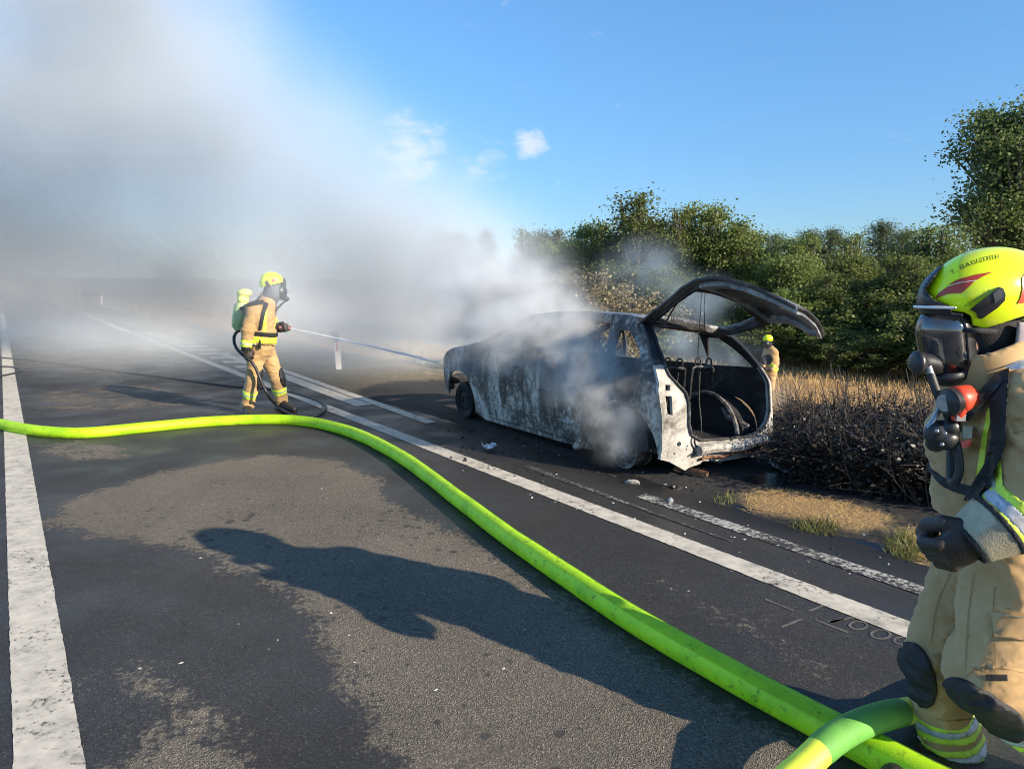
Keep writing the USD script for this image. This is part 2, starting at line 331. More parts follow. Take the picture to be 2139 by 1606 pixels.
wet = zone([gp((1400, 1030), (1560, 1050), (1600, 1085), (1720, 1110), (1850, 1130), (1900, 1170), (1800, 1175), (1640, 1125), (1480, 1080)),
            gp((1500, 1000), (1620, 985), (1700, 1015), (1600, 1025)), gp((1330, 1020), (1430, 1005), (1440, 1075), (1380, 1065))], 0.12) * 0.78
floats(earth, 'burn', burn); floats(earth, 'straw', straw); floats(earth, 'wet', wet)

# the road: one sheet, finer near the camera; which stretches have dried is a stain with its own outline
rs, rl = spaced(-3.9, 4.5, -0.9, 4.5, 0.05, 1.08), spaced(-25, 900, 0.2, 11.0, 0.06, 1.1)
rs = rs[(rs > -3.95)]
rs[-1] = 4.5
S2, L2 = np.meshgrid(rs, rl, indexing='ij')
edge = 4.42 + 0.22 * (meshkit.fbm(np.stack([L2 * 1.3, L2 * 0, L2 * 0], -1), 4, 2) - 0.5)
S2 = np.where(S2 > 4.2, np.minimum(S2, edge), S2)
XY2 = S2[..., None] * SIDE[:2] + L2[..., None] * ROAD[:2]
RX, RY = XY2[..., 0].ravel(), XY2[..., 1].ravel()
i, j = np.meshgrid(np.arange(len(rs) - 1), np.arange(len(rl) - 1), indexing='ij')
nl = len(rl)
quads = np.stack([i * nl + j, (i + 1) * nl + j, (i + 1) * nl + j + 1, i * nl + j + 1], -1).reshape(-1, 4)
road = solo('road', (np.c_[RX, RY, np.full(len(RX), 0.004)], quads), ASPHALT, kind='structure', smooth=True)
dry_zones = [gp((95, 1092), (140, 1045), (250, 1012), (420, 968), (560, 950), (690, 958), (770, 992), (830, 1060), (1000, 1140), (1110, 1210), (1300, 1335), (1450, 1435), (1640, 1545), (1720, 1640), (1700, 1800),
                (860, 1800), (820, 1606), (790, 1540), (760, 1480), (700, 1380), (645, 1275), (600, 1222), (510, 1192), (430, 1155), (300, 1128), (180, 1118)),
             gp((285, 1402), (312, 1396), (345, 1448), (280, 1452)),
             gp((170, 1640), (300, 1560), (380, 1520), (430, 1490), (460, 1520), (480, 1640)),
             gp((150, 1440), (180, 1432), (185, 1450), (155, 1455))]
nearr = (np.hypot(RX, RY) < 14)
dry = np.zeros(len(RX))
dry[nearr] = blob_mask(RX[nearr], RY[nearr], dry_zones, 0.26)
half = np.zeros(len(RX))
half[nearr] = np.maximum(blob_mask(RX[nearr], RY[nearr], [gp((60, 925), (180, 918), (300, 930), (280, 962), (140, 968), (70, 962))], 0.2) * 0.58,
                         np.maximum(blob_mask(RX[nearr], RY[nearr], [gp((1190, 1130), (1450, 1210), (1700, 1330), (1950, 1420), (2200, 1700), (1900, 1600), (1500, 1360))], 0.3) * 0.40,
                                    blob_mask(RX[nearr], RY[nearr], [gp((40, 780), (250, 770), (500, 845), (200, 868), (30, 870))], 0.5) * 0.5))
dry = np.maximum(dry, half)
dry = np.where(RY > 30, 0.5 * sstep(np.hypot(RX, RY), 20, 60), dry)
s_, l_ = RX * SIDE[0] + RY * SIDE[1], RX * ROAD[0] + RY * ROAD[1]
soot = 0.85 * sstep(s_, 3.9, 4.35) * sstep(np.abs(l_ - 6.0), 5.2, 3.2)
floats(road, 'dry', dry); floats(road, 'soot', soot)

# ---------------------------------------------------------------- road markings, thin sheets above the asphalt
def marking(name, poly_xy, material, z=0.008, rag=0.009, step=0.03):
    poly = sg.Polygon(poly_xy).buffer(0)
    poly = shapely.segmentize(poly, step)
    def ragged(r):
        a = np.array(r.coords)
        q = np.c_[a, np.zeros(len(a))]
        return np.c_[a[:, 0] + rag * 2 * (meshkit.fbm(q * 30, 3, 11) - 0.5), a[:, 1] + rag * 2 * (meshkit.fbm(q * 30, 3, 12) - 0.5)]
    poly = sg.Polygon(ragged(poly.exterior)).buffer(0)
    v, f = trimesh.creation.triangulate_polygon(poly if poly.geom_type == 'Polygon' else max(poly.geoms, key=lambda g: g.area), engine='earcut')
    n = np.cross(v[f[:, 1]] - v[f[:, 0]], v[f[:, 2]] - v[f[:, 0]])
    f[n < 0] = f[n < 0][:, ::-1]
    return solo(name, (np.c_[v, np.full(len(v), z)], f), material, kind='structure')
def along(p, q, w0, w1=None):
    p, q = np.asarray(p[:2]), np.asarray(q[:2])
    d = (q - p) / np.linalg.norm(q - p)
    n = np.array([-d[1], d[0]])
    w1 = w0 if w1 is None else w1
    return [p + n * w0 / 2, q + n * w1 / 2, q - n * w1 / 2, p - n * w0 / 2]
# centre line near the left: its two edges traced
a0, a1 = G(104, 1606), G(18, 780)
dA = (a1 - a0) / np.linalg.norm(a1 - a0)
marking('lane_line', along(a0 - dA * 2.5, a0 + dA * 120, 0.205), PAINT, rag=0.005)
b0, b1 = G(1889, 1314), G(208, 670)
dB = (b1 - b0) / np.linalg.norm(b1 - b0)
marking('edge_line', along(b0 - dB * 4.0, b0 + dB * 230, 0.185), PAINT, rag=0.007)
c0, c1 = G(1926, 1236), G(1447, 1073)
dC = (c1 - c0) / np.linalg.norm(c1 - c0)
marking('verge_line', along(c0 - dC * 3.0, c0 + dC * 2.2, 0.13), PAINT_WORN, z=0.0085)
c2, c3 = G(900, 884), G(366, 694)
marking('gore_line', along(c2, c3, 0.15), PAINT, z=0.0085)
marking('gore_band', along(G(760, 848), G(470, 741), 0.26, 0.2), PAINT, z=0.009)
marking('thin_line', along(G(1100, 975), G(1528, 1133), 0.085, 0.02), PAINT_FAINT, z=0.0085)
for y, xa, xb in ((716, 352, 420), (724, 371, 437), (731.5, 390, 455), (739.5, 412, 480), (748, 437, 506), (757, 463, 530), (767, 490, 560), (709, 334, 404), (703, 318, 392), (697.5, 304, 378)):
    marking('hatch_stripe', [G(xa, y - 2.0)[:2], G(xb, y - 2.0)[:2], G(xb + 3, y + 2.0)[:2], G(xa + 4, y + 2.0)[:2]], PAINT, z=0.0095, rag=0.004)
for k in range(2):
    marking('tyre_scratch', along(G(185 + 32 * k, 757 + 5 * k), G(223 + 34 * k, 794 + 7 * k), 0.03), PAINT_FAINT)
chalk = [((1598, 1253), (1657, 1277)), ((1690, 1278), (1727, 1263)), ((1632, 1312), (1676, 1295)), ((1703, 1296), (1771, 1323)), ((1733, 1302), (1786, 1290)), ((1733, 1303), (1760, 1294))]
for p, q in chalk:
    marking('chalk_stroke', along(G(*p), G(*q), 0.018), CHALK, z=0.0065, rag=0.005, step=0.02)
for px, py, rx in ((1793, 1308, 18), (1840, 1327, 20), (1884, 1340, 16)):
    ring = sg.Polygon([G(px + rx * math.cos(t), py + rx * 0.46 * math.sin(t))[:2] for t in np.linspace(0, 2 * math.pi, 40)[:-1]])
    v, f = trimesh.creation.triangulate_polygon(ring.buffer(0.007).difference(ring.buffer(-0.007)), engine='earcut')
    solo('chalk_figure', (np.c_[v, np.full(len(v), 0.0065)], f[:, ::-1] if np.cross(*(v[f[0, 1:]] - v[f[0, 0]])) < 0 else f), CHALK, kind='structure')
# ---------------------------------------------------------------- the burnt out car
TH = math.radians(32.6)
CAR_D, CAR_R = np.array([-math.sin(TH), math.cos(TH), 0]), np.array([math.cos(TH), math.sin(TH), 0])
CAR_O = G(1305, 978)
def burnt(name, stops, scale, rough=0.75, metal=0.25, bump=0.5, streak=1.0):
    return mat(name, {
        'tc': ('texture_coordinate', {}), 'mp': ('mapping', {'mapping_type': 'point', 'scale': (1.0, 1.0, streak)}), 'n': ('noise_texture', {'scale': scale, 'detail': 9.0, 'roughness': 0.68, 'distortion': 0.5}),
        'n2': ('noise_texture', {'scale': scale * 9, 'detail': 5.0, 'roughness': 0.7}), 'ad': ('math', {'math_type': 'multiply_add', 'value2': 0.45}), 'sb': ('math', {'math_type': 'subtract', 'value2': 0.225}),
        'r': ('rgb_ramp', {'ramp': stops}), 'rr': ('map_range', {'from_min': 0.3, 'from_max': 0.7, 'to_min': rough - 0.2, 'to_max': min(1, rough + 0.2), 'clamp': True}),
        'b': ('bump', {'strength': bump, 'distance': 0.012}), 'p': ('principled_bsdf', {'metallic': metal})},
        [('tc.object', 'mp.vector'), ('mp.vector', 'n.vector'), ('tc.object', 'n2.vector'), ('n2.fac', 'ad.value1'), ('n.fac', 'ad.value3'), ('ad.value', 'sb.value1'), ('sb.value', 'r.fac'), ('r.color', 'p.base_color'),
         ('n2.fac', 'rr.value'), ('rr.result', 'p.roughness'), ('n2.fac', 'b.height'), ('b.normal', 'p.normal')], surface='p.BSDF')
ASH = burnt('ash_metal', [(0.28, (0.05, 0.045, 0.04)), (0.40, (0.17, 0.155, 0.14)), (0.52, (0.34, 0.32, 0.295)), (0.64, (0.47, 0.45, 0.42)), (0.74, (0.25, 0.19, 0.15))], 3.2, 0.75, 0.1)
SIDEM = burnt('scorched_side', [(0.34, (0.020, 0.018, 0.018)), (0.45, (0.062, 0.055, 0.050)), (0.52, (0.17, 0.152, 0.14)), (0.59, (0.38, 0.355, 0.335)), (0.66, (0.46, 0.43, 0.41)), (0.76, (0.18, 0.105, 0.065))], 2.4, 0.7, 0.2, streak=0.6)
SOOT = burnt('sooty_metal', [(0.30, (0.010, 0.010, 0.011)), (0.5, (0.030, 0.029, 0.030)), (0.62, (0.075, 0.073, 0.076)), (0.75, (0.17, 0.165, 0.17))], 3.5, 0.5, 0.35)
LID = burnt('blued_lid_metal', [(0.30, (0.030, 0.032, 0.040)), (0.45, (0.090, 0.096, 0.115)), (0.56, (0.20, 0.20, 0.215)), (0.68, (0.42, 0.41, 0.40))], 3.4, 0.42, 0.45)
LIDP = burnt('lid_panel_metal', [(0.30, (0.045, 0.050, 0.062)), (0.43, (0.14, 0.148, 0.17)), (0.55, (0.27, 0.275, 0.30)), (0.68, (0.5, 0.49, 0.48))], 3.4, 0.45, 0.3)
CHAR = plain('charred_interior', (0.016, 0.015, 0.015), 0.9, 0.5, 9, 0.6, 50)
RUST = burnt('rusted_metal', [(0.3, (0.05, 0.025, 0.015)), (0.5, (0.16, 0.07, 0.035)), (0.7, (0.30, 0.16, 0.09))], 9, 0.85, 0.1)
WIREM = plain('burnt_wire', (0.05, 0.043, 0.038), 0.7, 0.4, 30)
VL = ([0, .2, .5, .85, 1.1, 1.3, 1.42], [-.02, -.05, -.08, -.08, .03, .12, .17])
VR = ([0, .2, .5, .85, 1.1, 1.3, 1.42], [1.30, 1.33, 1.38, 1.40, 1.40, 1.36, 1.32])
def car(u, v, z):
    """local forward, across, up -> world; the far side of the roof has sagged"""
    u, v, z = map(lambda q: np.asarray(q, float), (u, v, z))
    z = z * (1 - 0.085 * np.clip(v - 0.15, 0, None))
    return CAR_O + u[..., None] * CAR_D + v[..., None] * CAR_R + z[..., None] * np.array([0, 0, 1.0])
def dent(p, k=0.012, sc=3.0, seed=0):
    return k * 2 * (meshkit.fbm(np.c_[p * sc, np.full(len(p), seed * 7.3)] if p.shape[1] == 2 else p * sc, 3, seed) - 0.5)
def ends_in(u):
    return 0.25 * np.clip((u - 3.2) / 0.75, 0, 1) ** 2 + 0.05 * np.clip((-0.15 - u) / 0.4, 0, 1) ** 2
def car_side(poly, right=False, off=0.0, thick=0.025, step=0.07, seed=1):
    def lift(q):
        u, z = q[:, 0], q[:, 1]
        bulge = 0.012 * np.sin(np.clip((z - .1) / .8, 0, 1) * 3.1416) + dent(q, 0.014, 2.6, seed)
        v = np.interp(z, *VR) + bulge - ends_in(u) + off if right else np.interp(z, *VL) - bulge + ends_in(u) - off
        return car(u, v, z)
    m = poly_sheet(poly, step, lift)
    n = m.faces if not right else m.faces[:, ::-1]
    m = trimesh.Trimesh(m.vertices, n[:, ::-1] if False else n, process=False)
    out = CAR_R if right else -CAR_R
    if (m.face_normals @ out).mean() < 0:
        m = trimesh.Trimesh(m.vertices, m.faces[:, ::-1], process=False)
    return sheet_solid(m, np.tile(out, (len(m.vertices), 1)), thick)
arch = lambda u, z, r: sg.Point(u, z).buffer(r, 24)
outline = sg.Polygon([(-.42, .19), (-.52, .3), (-.55, .57), (-.50, .85), (-.35, 1.05), (-.16, 1.25), (0, 1.37), (.15, 1.41), (.7, 1.425), (1.3, 1.42), (1.75, 1.375), (2.28, 1.17), (2.72, 1.0), (2.98, .95), (3.3, .90), (3.62, .78), (3.86, .64), (3.96, .52), (3.93, .44), (3.75, .36),
                      (3.5, .30), (2.6, .10), (2.5, .075), (.5, .085), (.3, .1), (-.3, .16)])
win_f = sg.Polygon([(2.62, .99), (2.24, 1.145), (1.74, 1.325), (1.62, 1.335), (1.64, .965)]).buffer(-.015).buffer(.015)
win_r = sg.Polygon([(1.54, .965), (1.54, 1.345), (.9, 1.355), (.40, 1.335), (.31, 1.05), (.31, 1.0)]).buffer(-.02).buffer(.02)
win_q = sg.Polygon([(.22, 1.03), (.23, 1.27), (.10, 1.275), (-.03, 1.19), (-.19, 1.04)]).buffer(-.02).buffer(.02)
door_f = sg.Polygon([(2.70, .955), (1.60, .93), (1.60, .14), (2.45, .13), (2.60, .3), (2.72, .6)])
door_r = sg.Polygon([(1.575, .93), (.34, .97), (.30, .86), (.40, .66), (.56, .42), (.60, .14), (1.575, .14)])
arches = shapely.union_all([arch(3.08, .27, .37), arch(-.02, .22, .43), sg.box(-.33, -.1, .36, .18)])
shell = outline.difference(shapely.union_all([win_f, win_r, win_q, door_f.buffer(.008), door_r.buffer(.008), arches]))
CARP = thing('burnt_car', CAR_O, 'burnt out smoking hatchback with raised tailgate and no glass or paint left', 'car')
part(CARP, 'body_side', car_side(shell), SIDEM)
part(CARP, 'door', car_side(door_f.difference(arch(3.08, .27, .39)), off=.004, seed=3), SIDEM, label='scorched front door of the wreck')
part(CARP, 'door', car_side(door_r.difference(arch(-.02, .22, .45)), off=.002, seed=4), SIDEM, label='scorched rear door of the wreck, half hidden by smoke')
for (u0, z0, u1, z1) in ((2.62, .62, 1.66, .60), (1.52, .60, .50, .62), (2.5, .33, 1.66, .31), (1.52, .31, .62, .33)):      # pressed ridges of the doors
    t = np.linspace(0, 1, 14)
    u, z = u0 + (u1 - u0) * t, z0 + (z1 - z0) * t + 0.006 * np.sin(t * 21)
    part(CARP, 'door_ridge', tube(car(u, np.interp(z, *VL) - 0.016, z), 0.012, 6), SIDEM)
for u, z in ((1.72, .80), (.62, .82)):
    part(CARP, 'door_handle', tube(car(np.array([u - .07, u - .03, u + .03, u + .07]), np.interp(z, *VL) - np.array([.015, .04, .04, .015]), np.full(4, z)), 0.011, 6), SOOT)
shell_r = outline.difference(shapely.union_all([win_f.buffer(.02), win_r.buffer(.02), sg.Polygon([(.30, .97), (.26, 1.29), (.12, 1.29), (-.06, 1.19), (-.30, 1.0)]), arches]))
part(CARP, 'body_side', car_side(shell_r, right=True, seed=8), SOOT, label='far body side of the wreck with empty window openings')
# rear face: the ring round the load opening, corner pillars, lamp recess and the bare bumper beam
UB = ([0, .2, .3, .57, .85, 1.05, 1.25, 1.37, 1.42], [-.50, -.53, -.56, -.56, -.5, -.35, -.16, 0, .15])
def rear_lift(off):
    def f(q):
        v, z = q[:, 0], q[:, 1]
        u = np.interp(z, *UB) - 0.045 * (1 - ((v - .655) / .735) ** 2) + dent(q, 0.012, 5.0, 14) - off
        return car(u, v, z)
    return f
rear_out = sg.Polygon([(-.07, .20), (.03, .17), (.225, .066), (.27, .09), (.39, .11), (.42, .135), (.68, .10), (1.06, .09), (1.09, .145), (1.31, .12), (1.35, .06), (1.385, .27), (1.36, .57), (1.395, .79), (1.41, .93), (1.40, 1.10), (1.38, 1.25), (1.33, 1.385), (.9, 1.40), (.4, 1.40), (.17, 1.40), (.10, 1.29), (.0, 1.1), (-.06, .9), (-.095, .8), (-.09, .5)])
opening = sg.Polygon([(.20, 1.33), (.155, 1.27), (.105, 1.15), (.065, .98), (.06, .92), (.10, .855), (.185, .77), (.205, .68), (.19, .5), (.225, .40), (.33, .345), (.62, .335), (.99, .325), (1.16, .355), (1.265, .46), (1.31, .644), (1.335, .815), (1.345, .93), (1.335, 1.05), (1.31, 1.2), (1.25, 1.325), (.85, 1.345), (.4, 1.34)]).buffer(-.02).buffer(.02)
holes = shapely.union_all([sg.Polygon([(-.015, .845), (.04, .84), (.03, .79), (-.02, .795)]), sg.Polygon([(-.03, .75), (.04, .745), (.025, .58), (-.045, .605)]), sg.Point(.10, .325).buffer(.022), sg.Point(.19, .30).buffer(.009), sg.Point(.19, .27).buffer(.008), sg.Point(.07, .24).buffer(.010),
                           *[sg.Point(.62 + .03 * k, .225).buffer(.008) for k in range(4)], *[sg.box(.5 + .2 * k, .115, .53 + .2 * k, .14) for k in range(4)]])
ring = rear_out.difference(opening).difference(holes)
low, high = ring.intersection(sg.box(-1, -1, 2, 1.0)), ring.intersection(sg.box(-1, 1.003, 2, 2))
def rear_panel(poly, off=0.0, thick=.03, step=.05):
    m = poly_sheet(poly, step, rear_lift(off))
    if (m.face_normals @ -CAR_D).mean() < 0:
        m = trimesh.Trimesh(m.vertices, m.faces[:, ::-1], process=False)
    return sheet_solid(m, np.tile(-CAR_D, (len(m.vertices), 1)), thick)
part(CARP, 'rear_panel', rear_panel(low), ASH, label='ash grey rear end with empty lamp recesses')
part(CARP, 'rear_pillar', rear_panel(high), SOOT)
rim = opening.exterior
t = np.linspace(0, 1, 130)
q = np.array([rim.interpolate(x, normalized=True).coords[0] for x in t])
part(CARP, 'opening_seal', tube(rear_lift(.012)(q), 0.012, 6), SOOT)
q = np.c_[np.linspace(.30, 1.24, 24), .255 + .012 * np.sin(np.linspace(0, 9, 24))]
beam = tube(rear_lift(.035)(q), 0.05, 8)
part(CARP, 'bumper_beam', beam, ASH)
q = np.c_[np.linspace(.36, 1.2, 20), .165 + .01 * np.sin(np.linspace(0, 14, 20))]
part(CARP, 'bumper_flange', tube(rear_lift(.03)(q), 0.014, 6), RUST)
part(CARP, 'lamp_recess', box(car(-.40, .04, .70), (.10, .05, .30), np.stack([CAR_R, CAR_D, [0, 0, 1]], 1)), CHAR)
for s_ in (0.02, .06):
    q = np.array([(.24, .42), (.21, .33), (.26, .25), (.20, .20)]) + [s_, 0]
    part(CARP, 'weld_seam', tube(rear_lift(.004)(spline(q, 12)), 0.007, 5), SOOT)
# roof, bonnet and front
def top_sheet(u0, u1, nu, prof, crown, w0=0.0, w1=1.0, seed=5, amp=.02):
    U, Wd = np.meshgrid(np.linspace(u0, u1, nu), np.linspace(w0, w1, 18), indexing='ij')
    z = prof(U) + crown * (1 - (2 * Wd - 1) ** 2)
    zz = prof(U)
    v = np.interp(zz, *VL) * (1 - Wd) + np.interp(zz, *VR) * Wd + ends_in(U) * (1 - 2 * Wd)
    z = z + amp * 2 * (meshkit.fbm(np.stack([U * 3, v * 3, U * 0 + seed], -1), 3, seed) - .5)
    i, j = np.meshgrid(np.arange(nu - 1), np.arange(17), indexing='ij')
    f = tri(np.stack([i * 18 + j, (i + 1) * 18 + j, (i + 1) * 18 + j + 1, i * 18 + j + 1], -1).reshape(-1, 4))
    m = trimesh.Trimesh(car(U, v, z).reshape(-1, 3), f, process=False)
    if m.face_normals[:, 2].mean() < 0:
        m = trimesh.Trimesh(m.vertices, m.faces[:, ::-1], process=False)
    return sheet_solid(m, np.tile([0, 0, 1.0], (len(m.vertices), 1)), .025)
zt = lambda U: np.interp(U, [0, .15, .7, 1.3, 1.75], [1.37, 1.41, 1.425, 1.42, 1.375])
part(CARP, 'roof', top_sheet(.02, 1.75, 30, lambda U: zt(U) + .003, .035), LID)
zh = lambda U: np.interp(U, [2.9, 3.3, 3.62, 3.86, 3.95], [.965, .90, .78, .64, .53])
part(CARP, 'bonnet', top_sheet(2.9, 3.94, 22, lambda U: zh(U) + .003, .06, amp=.03), SIDEM)
part(CARP, 'front_panel', tube(car(np.array([3.7, 3.9, 3.95, 3.9, 3.7]), np.array([.1, .35, .66, .97, 1.2]), np.full(5, .42)), .07, 8), SOOT)
for w in (.06, .94):
    q = np.array([[2.72, 1.0], [2.28, 1.17], [1.75, 1.37]])
    v = np.interp(q[:, 1], *VL) * (1 - w) + np.interp(q[:, 1], *VR) * w
    part(CARP, 'windscreen_pillar', tube(car(q[:, 0], v, q[:, 1]), .028, 6), SOOT)
# inside: floor, wheel housing, seat frames, dashboard
fl = sg.box(-.52, .03, 2.9, 1.32)
part(CARP, 'floor', sheet_solid(poly_sheet(fl, .12, lambda q: car(q[:, 0], q[:, 1], .27 + dent(q, .05, 4, 31))), np.tile([0, 0, 1.0], (len(poly_sheet(fl, .12, lambda q: car(q[:, 0], q[:, 1], q[:, 0] * 0)).vertices), 1)), .05), CHAR)
for v0, v1 in ((1.12, 1.365), (-.03, .22)):
    a_ = np.linspace(0, math.pi, 15)
    wr_ = .47 if v0 > 1 else .36
    prof = sg.Polygon([(math.cos(x) * wr_, (.14 if v0 > 1 else .22) + math.sin(x) * (.52 if v0 > 1 else .42)) for x in a_])
    m = trimesh.creation.extrude_polygon(prof, v1 - v0, engine='earcut')
    m = m.subdivide().subdivide()
    p_ = m.vertices
    bulge = dent(p_[:, :2], .03, 6, 3)
    m = trimesh.Trimesh(car(p_[:, 0] + .02, v0 + p_[:, 2], p_[:, 1] + bulge), m.faces, process=False)
    if m.volume < 0: m.invert()
    part(CARP, 'wheel_housing', m, CHAR)
a_ = np.linspace(.1, 2.3, 20)
part(CARP, 'housing_strap', tube(car(.02 - np.cos(a_) * .40, np.full(20, 1.09), .24 + np.sin(a_) * .44), .022, 6), SIDEM, label='bent grey strap over the wheel housing')
part(CARP, 'inner_strut', tube(car(np.array([-.05, -.25, -.42]), np.array([1.18, 1.12, 1.2]), np.array([.62, .45, .36])), .035, 7), SIDEM)
part(CARP, 'dashboard', tube(car(np.array([2.45, 2.5, 2.5, 2.45]), np.array([.08, .4, .9, 1.25]), np.array([.85, .88, .87, .82])), .10, 8), CHAR)
def seat(v0, v1, u, zb, ztop, lean):
    s_ = CARP
    fr = [(u, v0, zb), (u - lean * .3, v0, (zb + ztop) / 2), (u - lean * .9, v0 + .01, ztop - .03), (u - lean, v0 + .05, ztop), (u - lean, v1 - .05, ztop), (u - lean * .9, v1 - .01, ztop - .03), (u - lean * .3, v1, (zb + ztop) / 2), (u, v1, zb)]
    q = spline(fr, 40)
    part(s_, 'seat_frame', tube(car(q[:, 0], q[:, 1], q[:, 2]), .013, 7), SOOT)
    bars = []
    for k in (.36, .68):
        v = v0 + (v1 - v0) * k
        bars.append(tube(car(np.array([u - lean, u]), np.array([v, v]), np.array([ztop - .05, zb + .12])), .007, 5))
    part(s_, 'seat_wires', cat(*bars), SOOT)
    for k in (.22, .70):
        v, w = v0 + (v1 - v0) * k, (v1 - v0) * .12
        q = spline([(u - lean, v - w, ztop - .02), (u - lean - .01, v - w, ztop + .06), (u - lean - .01, v - w * .5, ztop + .095), (u - lean - .01, v + w * .5, ztop + .095), (u - lean - .01, v + w, ztop + .06), (u - lean, v + w, ztop - .02)], 24)
        part(s_, 'headrest_hoop', tube(car(q[:, 0], q[:, 1], q[:, 2]), .009, 6), SOOT)
seat(.56, .90, .17, .38, .93, .04)
seat(1.00, 1.32, .17, .38, .95, .03)
seat(.12, .52, 1.5, .38, .95, .14)
seat(.80, 1.2, 1.5, .38, .97, .14)
# tailgate: a curved lid with the window hole, raised and sagging to the far side
TL = np.array([(.00, 1.36), (-.20, 1.475), (-.42, 1.615), (-.66, 1.735), (-.92, 1.75), (-1.32, 1.655), (-1.60, 1.545)])
TR = np.array([(-.06, 1.235), (-.22, 1.262), (-.42, 1.31), (-.66, 1.372), (-.82, 1.372), (-1.0, 1.315), (-1.16, 1.245)])
def lid(q, off=0.0):
    s, w = q[:, 0], q[:, 1]
    k = np.arange(7.0)
    fl_, fr_ = spline(np.c_[TL, k], 80), spline(np.c_[TR, k], 80)
    l = np.stack([np.interp(s, fl_[:, 2], fl_[:, i]) for i in (0, 1)], 1)
    r_ = np.stack([np.interp(s, fr_[:, 2], fr_[:, i]) for i in (0, 1)], 1)
    uz = l * (1 - w[:, None]) + r_ * w[:, None]
    c_ = 4 * w * (1 - w)
    u = uz[:, 0] - .05 * c_ * np.clip((s - 3) / 3, 0, 1)
    z = uz[:, 1] + .045 * c_ + dent(q * [.6, 1.6], .022, 3.5, 41) + off
    v = .14 + 1.06 * w
    return CAR_O + u[:, None] * CAR_D + v[:, None] * CAR_R + z[:, None] * np.array([0, 0, 1.0])
lid_out = sg.Polygon([(0, 0), (0, 1), (3, 1.0), (5.2, .985), (6, .93), (6, .07), (5.2, .015), (3, 0)])
lid_win = sg.Polygon([(.40, .13), (.40, .87), (1.6, .895), (2.62, .87), (3.0, .5), (2.72, .12), (1.6, .105)]).buffer(-.06).buffer(.06)
lid_holes = shapely.union_all([sg.box(4.3 + .0 * k, .30 + .07 * k, 4.42, .325 + .07 * k) for k in range(6)] + [sg.box(4.62, .36 + .1 * k, 4.76, .41 + .1 * k) for k in range(3)] + [sg.box(3.5, .2, 3.62, .34)])
def lid_mesh(poly, thick, off=0.0, step=.09):
    m = poly_sheet(poly, step, lambda q: lid(q, off))
    if m.face_normals[:, 2].mean() < 0:
        m = trimesh.Trimesh(m.vertices, m.faces[:, ::-1], process=False)
    return sheet_solid(m, np.tile([0, 0, 1.0], (len(m.vertices), 1)), thick)
fr_poly = lid_out.difference(lid_win).difference(lid_holes)
tg = part(CARP, 'tailgate', lid_mesh(fr_poly, .03), LID, label='raised tailgate with burnt out window, lid bent down at its end')
inner = lid_out.buffer(-.05).difference(lid_win.buffer(.035)).difference(sg.box(3.3, .14, 5.7, .86))
part(tg, 'inner_frame', lid_mesh(inner.intersection(sg.box(-1, -1, 2.98, 2)), .035, off=-.031), SOOT)
part(tg, 'lid_panel', lid_mesh(inner.intersection(sg.box(3.0, -1, 9, 2)), .035, off=-.031), LIDP)
part(tg, 'lid_edge', tube(lid(np.array([lid_out.exterior.interpolate(x, normalized=True).coords[0] for x in np.linspace(0, 1, 120)]), -.018), .016, 6), SOOT)
part(CARP, 'hinge_bar', tube(car(np.linspace(.0, -.04, 12), np.linspace(.14, 1.24, 12), np.linspace(1.36, 1.345, 12)), .034, 8), RUST, label='scorched brown bar under the tailgate hinges')
def wire(pts, r_=.004, n=16, name='hanging_wire'):
    q = spline(pts, n)
    part(CARP, name, tube(car(q[:, 0], q[:, 1], q[:, 2] / (1 - 0.085 * np.clip(q[:, 1] - 0.15, 0, None))), r_, 5), WIREM)
wire([(-.36, .55, 1.62), (-.345, .56, 1.45), (-.34, .555, 1.25), (-.33, .565, 1.0), (-.35, .58, .8)])
wire([(-.38, .575, 1.62), (-.36, .59, 1.5), (-.375, .585, 1.36), (-.36, .60, 1.28)])
wire([(-.36, .56, .8), (-.34, .59, .62), (-.36, .60, .45), (-.35, .62, .33)], .006)
wire([(-.40, .29, 1.62), (-.34, .24, 1.5), (-.26, .19, 1.33)], .008, name='gas_strut')
wire([(.0, .22, 1.34), (-.12, .19, 1.18), (-.17, .13, 1.12), (-.12, .10, 1.2), (.0, .12, 1.33)], .010, name='burnt_hose_loop')
wire([(.35, .48, 1.36), (.36, .485, 1.2), (.35, .49, 1.08)], .005)
